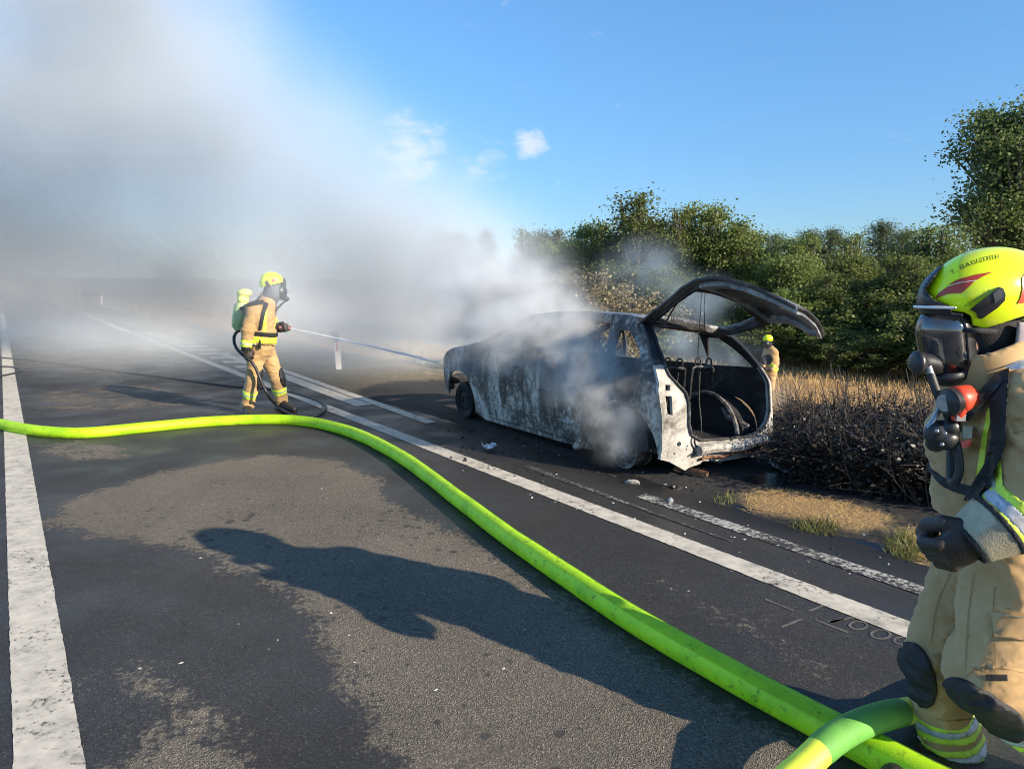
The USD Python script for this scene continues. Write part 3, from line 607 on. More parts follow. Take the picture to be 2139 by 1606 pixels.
# wheels
def lathe(profile, n=40):
    return trimesh.creation.revolve(np.asarray(profile, float), sections=n)
def wheel(u, zc, v0, tyre, label):
    a_, b_ = CAR_D, CAR_R
    M = np.eye(4); M[:3, :3] = np.stack([a_, np.cross(-b_, a_), -b_], 1); M[:3, 3] = CAR_O + u * CAR_D + v0 * CAR_R + [0, 0, zc]
    rim_m = lathe([(.0, .03), (.05, .035), (.06, .055), (.075, .05), (.13, .02), (.15, .03), (.165, .055), (.178, .06), (.182, .045), (.165, -.02), (.165, -.12), (.18, -.14), (.176, -.15), (.12, -.13), (.0, -.1)])
    wp = part(CARP, 'wheel', rim_m.apply_transform(M), CHAR if tyre else SIDEM, label=label)
    for k in range(10):
        x = k * 6.2832 / 10
        hb = trimesh.creation.cylinder(.017, .012, sections=10); hb.apply_translation([.112 * math.cos(x), .112 * math.sin(x), .034]); hb.apply_transform(M)
        part(wp, 'rim_slot', hb, CHAR)
    if tyre:
        tm = lathe([(.17, .05), (.20, .075), (.228, .06), (.236, .0), (.236, -.08), (.225, -.13), (.19, -.15), (.17, -.13)], 48)
        p_ = tm.vertices
        r_ = np.linalg.norm(p_[:, :2], axis=1, keepdims=True)
        p_[:, :2] *= 1 + .07 * (meshkit.fbm(p_ * 9, 3, 6)[:, None] - .5)
        tm = trimesh.Trimesh(p_, tm.faces, process=False).apply_transform(M)
        part(wp, 'tyre', tm, CHAR)
    else:
        part(wp, 'brake_disc', lathe([(.03, -.02), (.125, -.025), (.125, -.05), (.03, -.05)]).apply_transform(M), RUST)
wheel(3.08, .235, .045, True, 'front wheel with charred tyre')
wheel(-.01, .185, .03, False, 'bare rear rim without tyre')
wheel(3.08, .235, 1.42, True, 'far front wheel with charred tyre')
wheel(-.01, .185, 1.36, False, 'far bare rear rim')
part(CARP, 'underbody', box(car(1.4, .66, .21), (2.2, 1.0, .12), np.stack([CAR_D, CAR_R, [0, 0, 1]], 1)), CHAR)
part(CARP, 'rear_axle', tube(car(np.array([-.02, -.02]), np.array([.05, 1.3]), np.array([.2, .2])), .05, 8), CHAR)
part(CARP, 'sill_flap', tube(spline([car(.62, -.10, .10), car(.50, -.14, .16), car(.43, -.13, .30), car(.40, -.09, .46)], 14), np.linspace(.035, .07, 14), 7), SIDEM, label='torn grey flap of the rear wheel arch')
part(CARP, 'fender_lip', tube(spline([car(3.55, .06, .36), car(3.72, .12, .33), car(3.86, .22, .36)], 10), .045, 7), SOOT)
part(CARP, 'exhaust_pipe', tube([G(1412, 975, .06), G(1478, 990, .05)], .024, 10), RUST, label='rusty exhaust stub under the rear corner')
# ---------------------------------------------------------------- trees and scrub
def leafmat(name, c, c2, trans=0.42, rough=0.55):
    return mat(name, {
        'g': ('geometry', {}), 'oi': ('object_info', {}), 'r': ('rgb_ramp', {'ramp': [(0.0, c), (0.55, tuple((np.array(c) + np.array(c2)) / 2)), (1.0, c2)]}),
        'ad': ('math', {'math_type': 'multiply_add', 'value2': 0.45}), 'sh': ('math', {'math_type': 'multiply', 'value2': 0.55}),
        'hs': ('hsv', {'saturation': 1.0, 'fac': 1.0}), 'hv': ('map_range', {'from_min': 0, 'from_max': 1, 'to_min': 0.485, 'to_max': 0.515}), 'vv': ('map_range', {'from_min': 0, 'from_max': 1, 'to_min': 0.75, 'to_max': 1.2}),
        'p': ('principled_bsdf', {'roughness': rough, 'specular_ior_level': 0.35}), 't': ('translucent_bsdf', {}), 'm': ('mix_closure', {'fac': trans})},
        [('g.random_per_island', 'sh.value1'), ('oi.random', 'ad.value1'), ('sh.value', 'ad.value3'), ('ad.value', 'r.fac'), ('oi.random', 'hv.value'), ('hv.result', 'hs.hue'), ('oi.random', 'vv.value'), ('vv.result', 'hs.value'),
         ('r.color', 'hs.color'), ('hs.color', 'p.base_color'), ('hs.color', 't.color'), ('p.BSDF', 'm.closure1'), ('t.BSDF', 'm.closure2')], surface='m.closure')
LEAF_A = leafmat('leaf_light', (0.120, 0.155, 0.038), (0.25, 0.28, 0.08))
LEAF_B = leafmat('leaf_dark', (0.105, 0.140, 0.042), (0.215, 0.25, 0.08))
LEAF_P = leafmat('pine_needles', (0.085, 0.115, 0.048), (0.18, 0.21, 0.085), 0.3)
LEAF_D = leafmat('dry_leaf', (0.16, 0.13, 0.075), (0.30, 0.24, 0.14), 0.3)
LEAF_C = leafmat('scorched_leaf', (0.016, 0.012, 0.010), (0.070, 0.055, 0.036), 0.12, 0.4)
BARK = plain('bark', (0.10, 0.08, 0.06), 0.9, 0.4, 9.0, 0.5, 40)
TWIG = plain('charred_twig', (0.020, 0.016, 0.014), 0.8, c2=(0.045, 0.034, 0.027), scale=4.0)
STRAWM = leafmat('straw', (0.40, 0.26, 0.11), (0.62, 0.43, 0.20), 0.3)
GRASSM = leafmat('grass_blade', (0.10, 0.115, 0.03), (0.26, 0.22, 0.07), 0.3)

def leaves(centers, size, r, up=0.3, long=1.7):
    n = len(centers)
    a = r.normal(size=(n, 3)); a[:, 2] *= 0.6; a /= np.linalg.norm(a, axis=1, keepdims=True)
    b = np.cross(a, r.normal(size=(n, 3)) + [0, 0, up]); b /= np.linalg.norm(b, axis=1, keepdims=True) + 1e-9
    s = size * r.uniform(0.6, 1.25, (n, 1))
    v = np.stack([centers - a * s * long / 2, centers - b * s / 2 + a * s * 0.08, centers + a * s * long / 2, centers + b * s / 2 + a * s * 0.08], 1)
    k = np.arange(n)[:, None] * 4
    return v.reshape(-1, 3), np.hstack([k, k + 1, k + 2, k + 3])
def class_of(name):
    p = stage.CreateClassPrim('/World/' + name)
    return str(p.GetPath())
def cpart(parent, name, m, material, smooth=False, kind=None):
    tag(usdkit.mesh(stage, path_for(name, parent), m, material, smooth=smooth), kind=kind)
def broadleaf(name, seed, h, lobes, n, leaf, leaf_mat, trunk_h):
    """crown of lobes (x, y, z, rx, rz) in units of the height; leaves crowd the outer shell of every lobe in clumps"""
    r = np.random.default_rng(seed)
    c = class_of(name)
    pts = []
    tot = sum(l[3] ** 2 for l in lobes)
    lobes = list(lobes)
    for lx, ly, lz, rx, rz in list(lobes):              # small shoots that break the outline
        for k in range(4):
            d = r.normal(size=3); d /= np.linalg.norm(d); d[2] = abs(d[2]) * .8 + .1
            lobes.append((lx + d[0] * rx, ly + d[1] * rx, lz + d[2] * rz, rx * r.uniform(.28, .42), rz * r.uniform(.35, .6)))
    tot = sum(l[3] ** 2 for l in lobes)
    for lx, ly, lz, rx, rz in lobes:
        m = int(n * rx * rx / tot)
        nc = max(6, m // 60)
        d = r.normal(size=(nc, 3)); d /= np.linalg.norm(d, axis=1, keepdims=True)
        d[:, 2] = np.where(d[:, 2] < -0.55, -d[:, 2], d[:, 2])
        cc = np.array([lx, ly, lz]) * h + d * np.array([rx, rx, rz]) * h * r.uniform(0.62, 1.08, (nc, 1))
        which = r.integers(0, nc, m)
        spread = r.normal(size=(m, 3)) * np.array([0.042, 0.042, 0.028]) * h * r.uniform(0.5, 1.3, (m, 1))
        pts.append(cc[which] + spread)
        for q in cc[:: max(1, nc // 7)]:
            limb = spline([(0, 0, trunk_h * h * 0.8), (np.array([lx, ly, lz]) * h * 0.55 + [0, 0, trunk_h * h * 0.35]), q], 6)
            pts_l.append((limb, np.linspace(0.016, 0.003, 6) * h)) if False else limbs.append(tube(limb, np.linspace(0.014, 0.003, 6) * h, 5))
    p = np.vstack(pts)
    cpart(c, 'crown', leaves(p, leaf, r), leaf_mat)
    tr = tube(spline([(0, 0, -0.25), (0.01 * h, 0, trunk_h * h * 0.5), (0, 0.01 * h, trunk_h * h), (0.01 * h, 0, 0.8 * h)], 10), np.linspace(0.028, 0.006, 10) * h, 8)
    cpart(c, 'trunk', cat(tr, *limbs), BARK, 40)
    limbs.clear()
    return c
limbs, pts_l = [], []
def pine(name, seed, h):
    r = np.random.default_rng(seed)
    c = class_of(name)
    pts = []
    for z in np.linspace(0.2, 0.98, 15):
        rad = (1.02 - z) * 0.30 * h * r.uniform(0.85, 1.15) + 0.05 * h
        for k in range(6):
            a = r.uniform(0, 6.283)
            e = np.array([math.cos(a) * rad, math.sin(a) * rad, z * h - 0.05 * h + 0.1 * rad])
            limbs.append(tube([(0, 0, z * h - 0.02 * h), e * [0.5, 0.5, 1] - [0, 0, 0.02 * h], e], [0.008 * h, 0.005 * h, 0.002 * h], 4))
            t = r.uniform(0.25, 1.0, 150)[:, None]
            q = np.array([0, 0, z * h]) * (1 - t) + e * t
            pts.append(q + r.normal(size=(150, 3)) * np.array([0.032, 0.032, 0.026]) * h)
    cpart(c, 'crown', leaves(np.vstack(pts), 0.035, r, long=5.0), LEAF_P)
    cpart(c, 'trunk', cat(tube([(0, 0, -0.25), (0, 0, h * 0.5), (0, 0, h)], [0.022 * h, 0.014 * h, 0.003 * h], 7), *limbs), BARK, 40)
    limbs.clear()
    return c
K = {
    'tall': broadleaf('tall_broadleaf_kind', 1, 1.0 * 7, [(0, 0, .55, .19, .26), (.13, .03, .70, .11, .13), (-.13, .05, .62, .12, .15), (.02, -.06, .88, .085, .13), (.16, -.06, .42, .17, .15), (-.18, -.04, .40, .17, .16), (0, .1, .28, .22, .14)], 30000, 0.085, LEAF_A, 0.3),
    'round': broadleaf('round_broadleaf_kind', 2, 1.0 * 6, [(0, 0, .5, .30, .26), (.22, 0, .6, .19, .17), (-.2, .06, .62, .2, .18), (.05, -.1, .78, .17, .15), (.26, .05, .36, .2, .18), (-.28, -.05, .34, .22, .2), (0, -.2, .3, .24, .2)], 32000, 0.08, LEAF_A, 0.25),
    'dark': broadleaf('dark_broadleaf_kind', 3, 1.0 * 6, [(0, 0, .55, .25, .28), (.2, .05, .5, .2, .22), (-.2, 0, .48, .2, .22), (0, -.15, .35, .26, .2), (.03, .03, .8, .15, .15)], 28000, 0.075, LEAF_B, 0.25),
    'pine': pine('pine_kind', 4, 7.0),
    'bush': broadleaf('green_bush_kind', 5, 2.4, [(0, 0, .42, .42, .36), (.35, .05, .4, .32, .3), (-.36, 0, .38, .34, .3), (.1, -.2, .68, .25, .22)], 13000, 0.05, LEAF_A, 0.1),
    'drybush': broadleaf('dry_bush_kind', 6, 2.4, [(0, 0, .42, .42, .36), (.35, .05, .4, .32, .3), (-.36, 0, .38, .34, .3), (.1, -.2, .68, .25, .22)], 8000, 0.04, LEAF_D, 0.1),
    'ash': broadleaf('wide_ash_kind', 8, 10.0, [(0, 0, .6, .2, .2), (-.16, -.04, .72, .15, .12), (.15, .05, .75, .16, .13), (-.02, -.05, .88, .13, .1), (-.2, 0, .5, .17, .12), (.2, -.02, .5, .17, .13), (-.1, -.12, .36, .19, .12), (.1, -.1, .35, .2, .13), (-.05, .1, .82, .14, .12)], 46000, 0.10, LEAF_B, 0.3),
}
KH = {'tall': 7 * .98, 'round': 6 * .93, 'dark': 6 * .95, 'pine': 7.0, 'bush': 2.4 * .88, 'drybush': 2.4 * .88, 'ash': 10 * .97}
def place(kind, name, label, catg, group, pos, top_z=None, h=None, wide=1.0, turn=None):
    x, y = pos[:2]
    z = float(height(np.array([x]), np.array([y]))[0])
    k = ((top_z - z) if h is None else h) / KH[kind]
    path = path_for(name, '/World')
    t = UsdGeom.Xform.Define(stage, path)
    t.AddTranslateOp().Set((float(x), float(y), z))
    t.AddRotateZOp().Set(float(rng.uniform(0, 360) if turn is None else turn))
    t.AddScaleOp().Set((float(k * wide), float(k * wide), float(k)))
    p = tag(t, label, catg, group)
    p.GetReferences().AddInternalReference(K[kind])
    p.SetInstanceable(True)
# the tree line across the field: (photo column, photo row of the top, distance, kind, width)
ROW = [('tall', 1345, 418, 38, 1.25, 'tall pale green broadleaf with the highest top behind the open tailgate'),
       ('tall', 1422, 452, 37, .9, 'narrow pale green tree beside the tallest broadleaf'),
       ('round', 1500, 438, 38, .95, 'full olive tree with twin tops above the charred tailgate'),
       ('round', 1205, 472, 41, 1.0, 'rounded green tree above the smoking car roof'),
       ('dark', 1155, 486, 44, .9, 'small dark tree at the edge of the smoke'),
       ('tall', 1100, 490, 47, .9, 'slender tree half veiled by the smoke'),
       ('pine', 1018, 480, 52, .8, 'lone conifer tip showing through thin smoke'),
       ('dark', 935, 492, 58, 1.1, 'faint tree almost lost in the smoke'),
       ('dark', 1270, 505, 42, 1.0, 'low dark tree between two pale broadleaf crowns'),
       ('dark', 1575, 490, 40, 1.1, 'dark tree above the raised tailgate tip'),
       ('pine', 1620, 488, 36, 1.0, 'slim pine with a pointed top behind the field'),
       ('round', 1655, 500, 33, .9, 'bright green tree over the dry field edge'),
       ('pine', 1690, 480, 38, 1.1, 'pine with ragged top beside a bright green tree'),
       ('pine', 1735, 478, 36, 1.2, 'broad pine in the middle of the pine stand'),
       ('tall', 1790, 500, 33, 1.0, 'yellowish green tree in front of the pines'),
       ('pine', 1842, 462, 38, 1.2, 'tallest pine of the stand with spreading tip'),
       ('pine', 1895, 478, 36, 1.2, 'pine just beside the tall spreading pine'),
       ('round', 1900, 540, 29, 1.0, 'low leafy tree in front of the last pines'),
       ('dark', 1960, 480, 33, 1.1, 'dark tree at the foot of the big ash'),
       ('round', 1720, 575, 30, 1.0, 'short bushy tree at the straw field border'),
       ('dark', 1560, 590, 32, 1.1, 'short dark tree behind the far firefighter'),
       ('dark', 1820, 590, 29, 1.1, 'short dark tree beside the masked firefighter'),
       ('round', 1420, 560, 35, 1.1, 'bushy tree seen through the tailgate window'),
       ('dark', 1330, 560, 37, 1.1, 'dark undergrowth tree behind the car roof')]
for kind, px, py, D, wd, lab in ROW:
    q = W(px, py, D)
    place(kind, 'pine_tree' if kind == 'pine' else 'broadleaf_tree', lab, 'tree', None, q, top_z=q[2], wide=wd)
q = W(2138, 228, 41)
place('ash', 'ash_tree', 'big dark ash tree towering above everything behind the firefighter in the mask', 'tree', None, q, top_z=q[2], wide=.95, turn=40)
q = W(2310, 200, 46)
place('ash', 'ash_tree', 'second big ash whose crown joins the tallest tree', 'tree', None, q, top_z=q[2], wide=1.1, turn=150)
ORD2 = [a + b for a, b in zip('first second third fourth fifth sixth seventh eighth ninth tenth eleventh twelfth thirteenth fourteenth fifteenth sixteenth seventeenth eighteenth nineteenth twentieth'.split(), [''] * 20)]
for k in range(14):                                   # shoulder-high growth along the far side of the field
    px = 1240 + k * 66 + rng.uniform(-18, 18)
    D = 27.0 / (0.578 + 0.816 * (px - CX) / FOC) + rng.uniform(0.2, 1.8)
    place('bush', 'green_bush', f"green bush at the far edge of the straw field, {'first second third fourth fifth sixth seventh eighth ninth tenth eleventh twelfth thirteenth fourteenth'.split()[k]} from the car roof", 'bush', 'bushes along the field edge', W(px, 700, D), h=rng.uniform(2.0, 3.3), wide=rng.uniform(1.0, 1.4))
for k in range(20):
    px = 1180 + k * 52 + rng.uniform(-15, 15)
    D = 26.0 / (0.578 + 0.816 * (px - CX) / FOC) + rng.uniform(-.6, .4)
    place('bush', 'low_bush', f"knee high green bush on the field border, {ORD2[k]} from the smoke", 'bush', 'low bushes along the field border', W(px, 700, D), h=rng.uniform(1.1, 1.8), wide=rng.uniform(1.3, 1.8))
for k, (px, D) in enumerate(((1165, 24), (1215, 22), (1262, 23), (1120, 27))):
    place('drybush', 'dry_bush', 'pale dried out bush just behind the smoking roof, ' + ('between two others', 'closest to the tailgate glass opening', 'beside the raised tailgate', 'smallest and most veiled by smoke')[k], 'bush', 'dry bushes behind the car', W(px, 650, D), h=rng.uniform(2.9, 3.6), wide=1.1)
# wooded hills far off where the road vanishes
hx, hy = np.meshgrid(np.linspace(-620, 900, 90), np.linspace(330, 640, 26), indexing='ij')
hz = 11 * np.exp(-((hy - 470) / 85) ** 2) * (0.55 + 0.9 * meshkit.fbm(np.stack([hx * 0.006, hy * 0.006, hx * 0], -1), 4, 21)) * sstep(-hx, -250, 120) + 3.0 * (meshkit.fbm(np.stack([hx * 0.08, hy * 0.08, hx * 0], -1), 3, 22)) - 4
i, j = np.meshgrid(np.arange(89), np.arange(25), indexing='ij')
solo('hills', (np.stack([hx, hy, hz], -1).reshape(-1, 3), np.stack([i * 26 + j, (i + 1) * 26 + j, (i + 1) * 26 + j + 1, i * 26 + j + 1], -1).reshape(-1, 4)), plain('wooded_hill', (0.035, 0.055, 0.022), 0.95, 0.5, 0.12), kind='structure', smooth=True)

# charred scrub beside the car: bare twigs with curled black leaves
def scrub(name, seed, h, w, twigs, n, lm=LEAF_C, tall=0):
    r = np.random.default_rng(seed)
    c = class_of(name)
    tw, ends = [], []
    for k in range(twigs):
        a, rad = r.uniform(0, 6.283), w * math.sqrt(r.uniform(0, 1))
        b = np.array([math.cos(a) * rad * 0.6, math.sin(a) * rad * 0.6, -0.05])
        top = h * r.uniform(0.55, 1.0) * (1.55 if k < tall else 1)
        e = b + np.array([r.normal() * 0.22, r.normal() * 0.22, top])
        p = spline([b, (b + e) / 2 + r.normal(size=3) * 0.07, e], 6)
        tw.append(tube(p, np.linspace(0.011, 0.003, 6) * r.uniform(0.6, 1.2), 4, caps=False))
        for m in range(r.integers(4, 8)):
            t = r.uniform(0.3, 1.0)
            o = p[int(t * 5)]
            e2 = o + np.array([r.normal() * 0.2, r.normal() * 0.2, r.uniform(0.02, 0.28)])
            p2 = spline([o, (o + e2) / 2 + r.normal(size=3) * 0.03, e2], 4)
            tw.append(tube(p2, np.linspace(0.005, 0.0018, 4), 3, caps=False))
            if k >= tall:
                ends.append(p2)
    e = np.vstack(ends)
    cpart(c, 'twigs', cat(*tw), TWIG, 40)
    cpart(c, 'leaves', leaves(e[r.integers(0, len(e), n)] + r.normal(size=(n, 3)) * 0.06, 0.032, r, long=1.5), lm)
    return c
for nm, args in (('scrub_a', (31, 0.95, 0.66, 46, 2000)), ('scrub_b', (32, 0.8, 0.74, 48, 2200)), ('scrub_c', (33, 1.0, 0.55, 44, 700))):
    K[nm] = scrub('charred_scrub_kind' + {'a': '', 'b': '_wide', 'c': '_thin'}[nm[-1]], *args, tall=9 if nm[-1] != 'c' else 12)
    KH[nm] = 1.0
spots = [(1668, 985, 'c', .8), (1722, 1005, 'b', .85), (1760, 1000, 'a', .95), (1790, 1012, 'b', 1.0), (1840, 1020, 'a', 1.0), (1890, 1025, 'b', 1.0), (1945, 1035, 'a', 1.05), (2010, 1045, 'b', 1.05), (2080, 1055, 'a', 1.1), (2160, 1060, 'b', 1.1),
         (1655, 940, 'c', .75), (1712, 955, 'a', .85), (1740, 950, 'b', .95), (1800, 955, 'a', 1.0), (1860, 965, 'b', 1.0), (1930, 975, 'a', 1.05), (2000, 985, 'b', 1.1), (2090, 990, 'a', 1.15),
         (1650, 905, 'c', .85), (1696, 915, 'a', .9), (1760, 912, 'c', 1.1), (1840, 915, 'a', 1.1), (1940, 925, 'c', 1.2), (2050, 930, 'b', 1.2)]
ORD = 'first second third fourth fifth sixth seventh eighth ninth tenth eleventh twelfth thirteenth fourteenth'.split()
for n_, (px, py, kd, s) in enumerate(spots):
    row_, k_ = ('front', n_) if n_ < 10 else ('middle', n_ - 10) if n_ < 18 else ('back', n_ - 18)
    place('scrub_' + kd, 'charred_scrub', f"charred {dict(a='leafy', b='dense', c='bare')[kd]} shrub, {ORD[k_]} from the wreck in the thicket\'s {row_} row", 'shrub', 'scorched thicket beside the car', G(px, py), h=(.66 if n_ < 10 else .60 if n_ < 18 else .56) * s * rng.uniform(0.88, 1.06), wide=1.35)

# loose growth: straw on the field, tufts on the verge
def blades(xy, hgt, wid, r, lean=0.4):
    n = len(xy)
    z = height(xy[:, 0], xy[:, 1]) - 0.01
    b = np.c_[xy, z]
    a = r.uniform(0, 6.283, n)
    side = np.c_[np.cos(a), np.sin(a), np.zeros(n)]
    h = hgt * r.uniform(0.5, 1.3, (n, 1))
    tip = b + np.c_[r.normal(size=(n, 2)) * lean * h, h]
    midp = (b + tip) / 2 + np.c_[r.normal(size=(n, 2)) * 0.05 * h, 0.1 * h[:, :1]]
    w = wid * r.uniform(0.6, 1.3, (n, 1)) / 2
    v = np.stack([b - side * w, b + side * w, midp + side * w * 0.7, tip, midp - side * w * 0.7], 1).reshape(-1, 3)
    k = np.arange(n)[:, None] * 5
    return v, np.vstack([np.hstack([k, k + 1, k + 2]), np.hstack([k, k + 2, k + 4]), np.hstack([k + 4, k + 2, k + 3])])
r = np.random.default_rng(41)
n = 34000
s_ = r.uniform(11.5, 29, n); l_ = r.uniform(-14, 26, n)
solo('straw_grass', blades(np.c_[s_, s_] * SIDE[:2] + np.c_[l_, l_] * ROAD[:2], 0.30, 0.022, r), STRAWM, 'dry golden grass of the field between the thicket and the trees', 'dry grass', kind='stuff')
def scatter(poly, n, r):
    p = sg.Polygon(poly); x0, y0, x1, y1 = p.bounds
    q = r.uniform((x0, y0), (x1, y1), (n * 4, 2))
    q = q[shapely.contains_xy(p, q[:, 0], q[:, 1])]
    return q[:n]
for poly, n, hg, m, lab in ((gp((1640, 1100), (1700, 1085), (1760, 1105), (1740, 1122), (1680, 1115)), 260, 0.075, GRASSM, 'thin yellow green tuft standing in the muddy puddle'),
                            (gp((1845, 1150), (1880, 1120), (1930, 1140), (1935, 1172), (1880, 1170)), 330, 0.085, GRASSM, 'yellow green tuft beside the dark glove'),
                            (gp((1490, 1040), (1530, 1030), (1540, 1050), (1500, 1058)), 60, 0.06, GRASSM, 'few singed blades behind the wreck')):
    solo('grass_tuft', blades(scatter(poly, n, r), hg, 0.006, r, 0.5), m, lab, 'grass tuft', kind='stuff')
sp = np.vstack([scatter(p, 2200, r) for p in straw_patches])
solo('trampled_straw', blades(sp, 0.022, 0.007, r, 2.2), STRAWM, 'trampled dry straw lying on the verge between the puddles and the thicket', 'dry straw', kind='stuff')
# ---------------------------------------------------------------- smoke: closed volumes whose density is made of soft lobes broken up by noise
def smoke(name, label, lobes, scale, lo, hi, gain, color, floor=0.0, det=3.0, dist=0.0, aniso=-0.1, rise=(0, 0, 0)):
    nodes = {'g': ('geometry', {}), 'sh': ('vector_math', {'math_type': 'add', 'vector2': tuple(map(float, rise))}),
             'n': ('noise_texture', {'scale': float(scale), 'detail': float(det), 'roughness': 0.58, 'distortion': float(dist)}),
             'r': ('map_range', {'from_min': lo, 'from_max': hi, 'to_min': floor, 'to_max': gain, 'clamp': True}), 'm': ('math', {'math_type': 'multiply'}),
             'v': ('principled_volume', {'color': color, 'anisotropy': aniso})}
    links = [('g.position', 'sh.vector1'), ('sh.vector', 'n.vector'), ('n.fac', 'r.value'), ('r.result', 'm.value1'), ('m.value', 'v.density')]
    prev, pts = None, []
    for i, (c, rad, k) in enumerate(lobes):
        c, rad = np.asarray(c, float), np.broadcast_to(np.asarray(rad, float), (3,))
        nodes[f'p{i}'] = ('mapping', {'mapping_type': 'point', 'location': tuple(-c / rad), 'scale': tuple(1 / rad)})
        nodes[f'g{i}'] = ('gradient_texture', {'gradient_type': 'quadratic_sphere'})
        nodes[f'k{i}'] = ('math', {'math_type': 'multiply_add', 'value2': float(k), 'value3': 0.0})
        links += [('g.position', f'p{i}.vector'), (f'p{i}.vector', f'g{i}.vector'), (f'g{i}.fac', f'k{i}.value1')]
        if prev:
            links.append((prev, f'k{i}.value3'))
        prev = f'k{i}.value'
        q = trimesh.creation.icosphere(2, 1.06).vertices * rad + c
        q[:, 2] = np.maximum(q[:, 2], 0.03)
        pts.append(q)
    links.append((prev, 'm.value2'))
    material = mat(name + '_volume', nodes, links, volume='v.volume')
    solo(name, trimesh.convex.convex_hull(np.vstack(pts)), material, label, 'smoke', kind='stuff')
WHITE = (0.94, 0.965, 0.985)
GREY = (0.80, 0.845, 0.895)
smoke('smoke_plume', 'grey white smoke plume rising from the wreck and drifting over the road', [
    (W(1000, 600, 9.8), (1.8, 1.7, 1.25), 1.3),
    (W(900, 520, 11.5), (2.5, 2.2, 1.7), 1.25),
    (W(720, 430, 13.5), (3.4, 3.2, 2.5), 0.80),
    (W(460, 320, 16.5), (5.0, 4.4, 3.8), 0.80),
    (W(170, 230, 19.5), (6.6, 5.6, 5.2), 0.80),
    (W(200, 0, 21.0), (6.6, 5.6, 5.4), 0.75),
    (W(-120, 440, 20.0), (7.0, 5.5, 4.8), 0.75)], 0.45, 0.34, 0.72, 1.2, GREY, floor=0.42, dist=0.0)
smoke('road_smoke', 'low bank of pale smoke spread over the far road and field', [
    (W(820, 600, 14.5), (4.2, 3.6, 2.3), 1.1), (W(420, 580, 20.0), (8.0, 5.5, 2.9), 0.85), (W(0, 560, 24.0), (9.0, 6.0, 3.4), 0.75),
    (W(740, 690, 11.8), (2.8, 2.2, 1.1), 0.9), (W(330, 715, 13.0), (3.8, 2.8, 0.85), 0.40)], 0.55, 0.34, 0.72, 1.2, (0.97, 0.985, 0.995), floor=0.45, det=2.0, dist=0.0, aniso=-0.3)
smoke('thin_smoke', 'faint veil of smoke in front of the firefighter with the nozzle', [(W(560, 600, 8.55), (0.8, .5, .55), 1.5), (W(640, 650, 8.7), (0.6, .5, .4), 0.8)], 1.2, 0.36, 0.7, 1.1, WHITE, floor=0.4, dist=0.0, det=2.0)
smoke('side_smoke', 'dense white smoke pouring out of the side windows and rear wheel arch', [
    (W(1290, 850, 6.25), (0.50, 0.5, 0.42), 3.6),
    (W(1225, 770, 6.6), (0.72, 0.62, 0.46), 7.0),
    (W(1130, 700, 7.2), (0.95, 0.85, 0.55), 8.0),
    (W(1060, 630, 8.2), (1.1, 1.0, 0.75), 4.5),
    (W(1010, 700, 8.3), (0.95, 0.9, 0.6), 3.6),
    (W(1275, 930, 6.15), (0.36, 0.30, 0.22), 2.2)], 2.6, 0.42, 0.64, 1.9, (0.985, 0.99, 0.995), floor=0.08, det=4.0, dist=0.0)
smoke('roof_smoke', 'thin blue smoke drifting up behind the open tailgate', [
    (W(1340, 570, 8.6), (0.75, 0.7, 0.6), 1.9),
    (W(1450, 620, 8.4), (0.65, 0.7, 0.42), 2.2),
    (W(1440, 720, 8.2), (0.8, 0.7, 0.5), 1.6),
    (W(1540, 740, 8.3), (0.5, 0.5, 0.45), 1.4)], 1.7, 0.42, 0.68, 1.2, (0.72, 0.86, 0.97), floor=0.08, det=3.0, dist=0.0)
smoke('ground_smoke', 'low blue wisp of smoke between the wreck and the thicket', [
    (W(1640, 915, 7.2), (0.34, 0.34, 0.34), 3.4), (W(1625, 830, 7.5), (0.26, 0.3, 0.4), 1.6)], 3.0, 0.40, 0.66, 1.2, (0.62, 0.80, 0.97), floor=0.1, det=2.0, dist=0.0)
# ---------------------------------------------------------------- hoses
HOSE = mat('hose_jacket', {
    'tc': ('texture_coordinate', {}), 'n': ('noise_texture', {'scale': 5.0, 'detail': 5.0, 'roughness': 0.65}), 'n2': ('noise_texture', {'scale': 28.0, 'detail': 4.0}),
    'w': ('noise_texture', {'scale': 170.0, 'detail': 2.0}),
    'r': ('rgb_ramp', {'ramp': [(0.25, (0.20, 0.42, 0.008)), (0.5, (0.36, 0.64, 0.010)), (0.75, (0.46, 0.72, 0.015))]}),
    'd': ('map_range', {'range_type': 'smoothstep', 'from_min': 0.58, 'from_max': 0.74, 'to_min': 0.0, 'to_max': 0.8, 'clamp': True}),
    'm': ('mix', {'color2': (0.10, 0.17, 0.012)}), 'b': ('bump', {'strength': 0.32, 'distance': 0.003}), 'p': ('principled_bsdf', {'roughness': 0.55, 'specular_ior_level': 0.35})},
    [('tc.object', 'n.vector'), ('tc.object', 'n2.vector'), ('tc.object', 'w.vector'), ('n.fac', 'r.fac'), ('n2.fac', 'd.value'), ('d.result', 'm.fac'), ('r.color', 'm.color1'), ('m.color', 'p.base_color'), ('w.fac', 'b.height'), ('b.normal', 'p.normal')], surface='p.BSDF')
HOSE_Y = plain('yellow_hose_jacket', (0.62, 0.72, 0.06), 0.45, 0.12, 8, 0.2, 260)
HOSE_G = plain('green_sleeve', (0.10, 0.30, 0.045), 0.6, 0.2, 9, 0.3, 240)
HOSE_SEAM = plain('hose_seam', (0.14, 0.26, 0.012), 0.6, 0.3, 40)
RUBBER = plain('black_rubber', (0.018, 0.018, 0.019), 0.5, 0.3, 20)
def lifted(pts, z):
    return np.array([np.r_[G(px, py, z)] for px, py in pts])
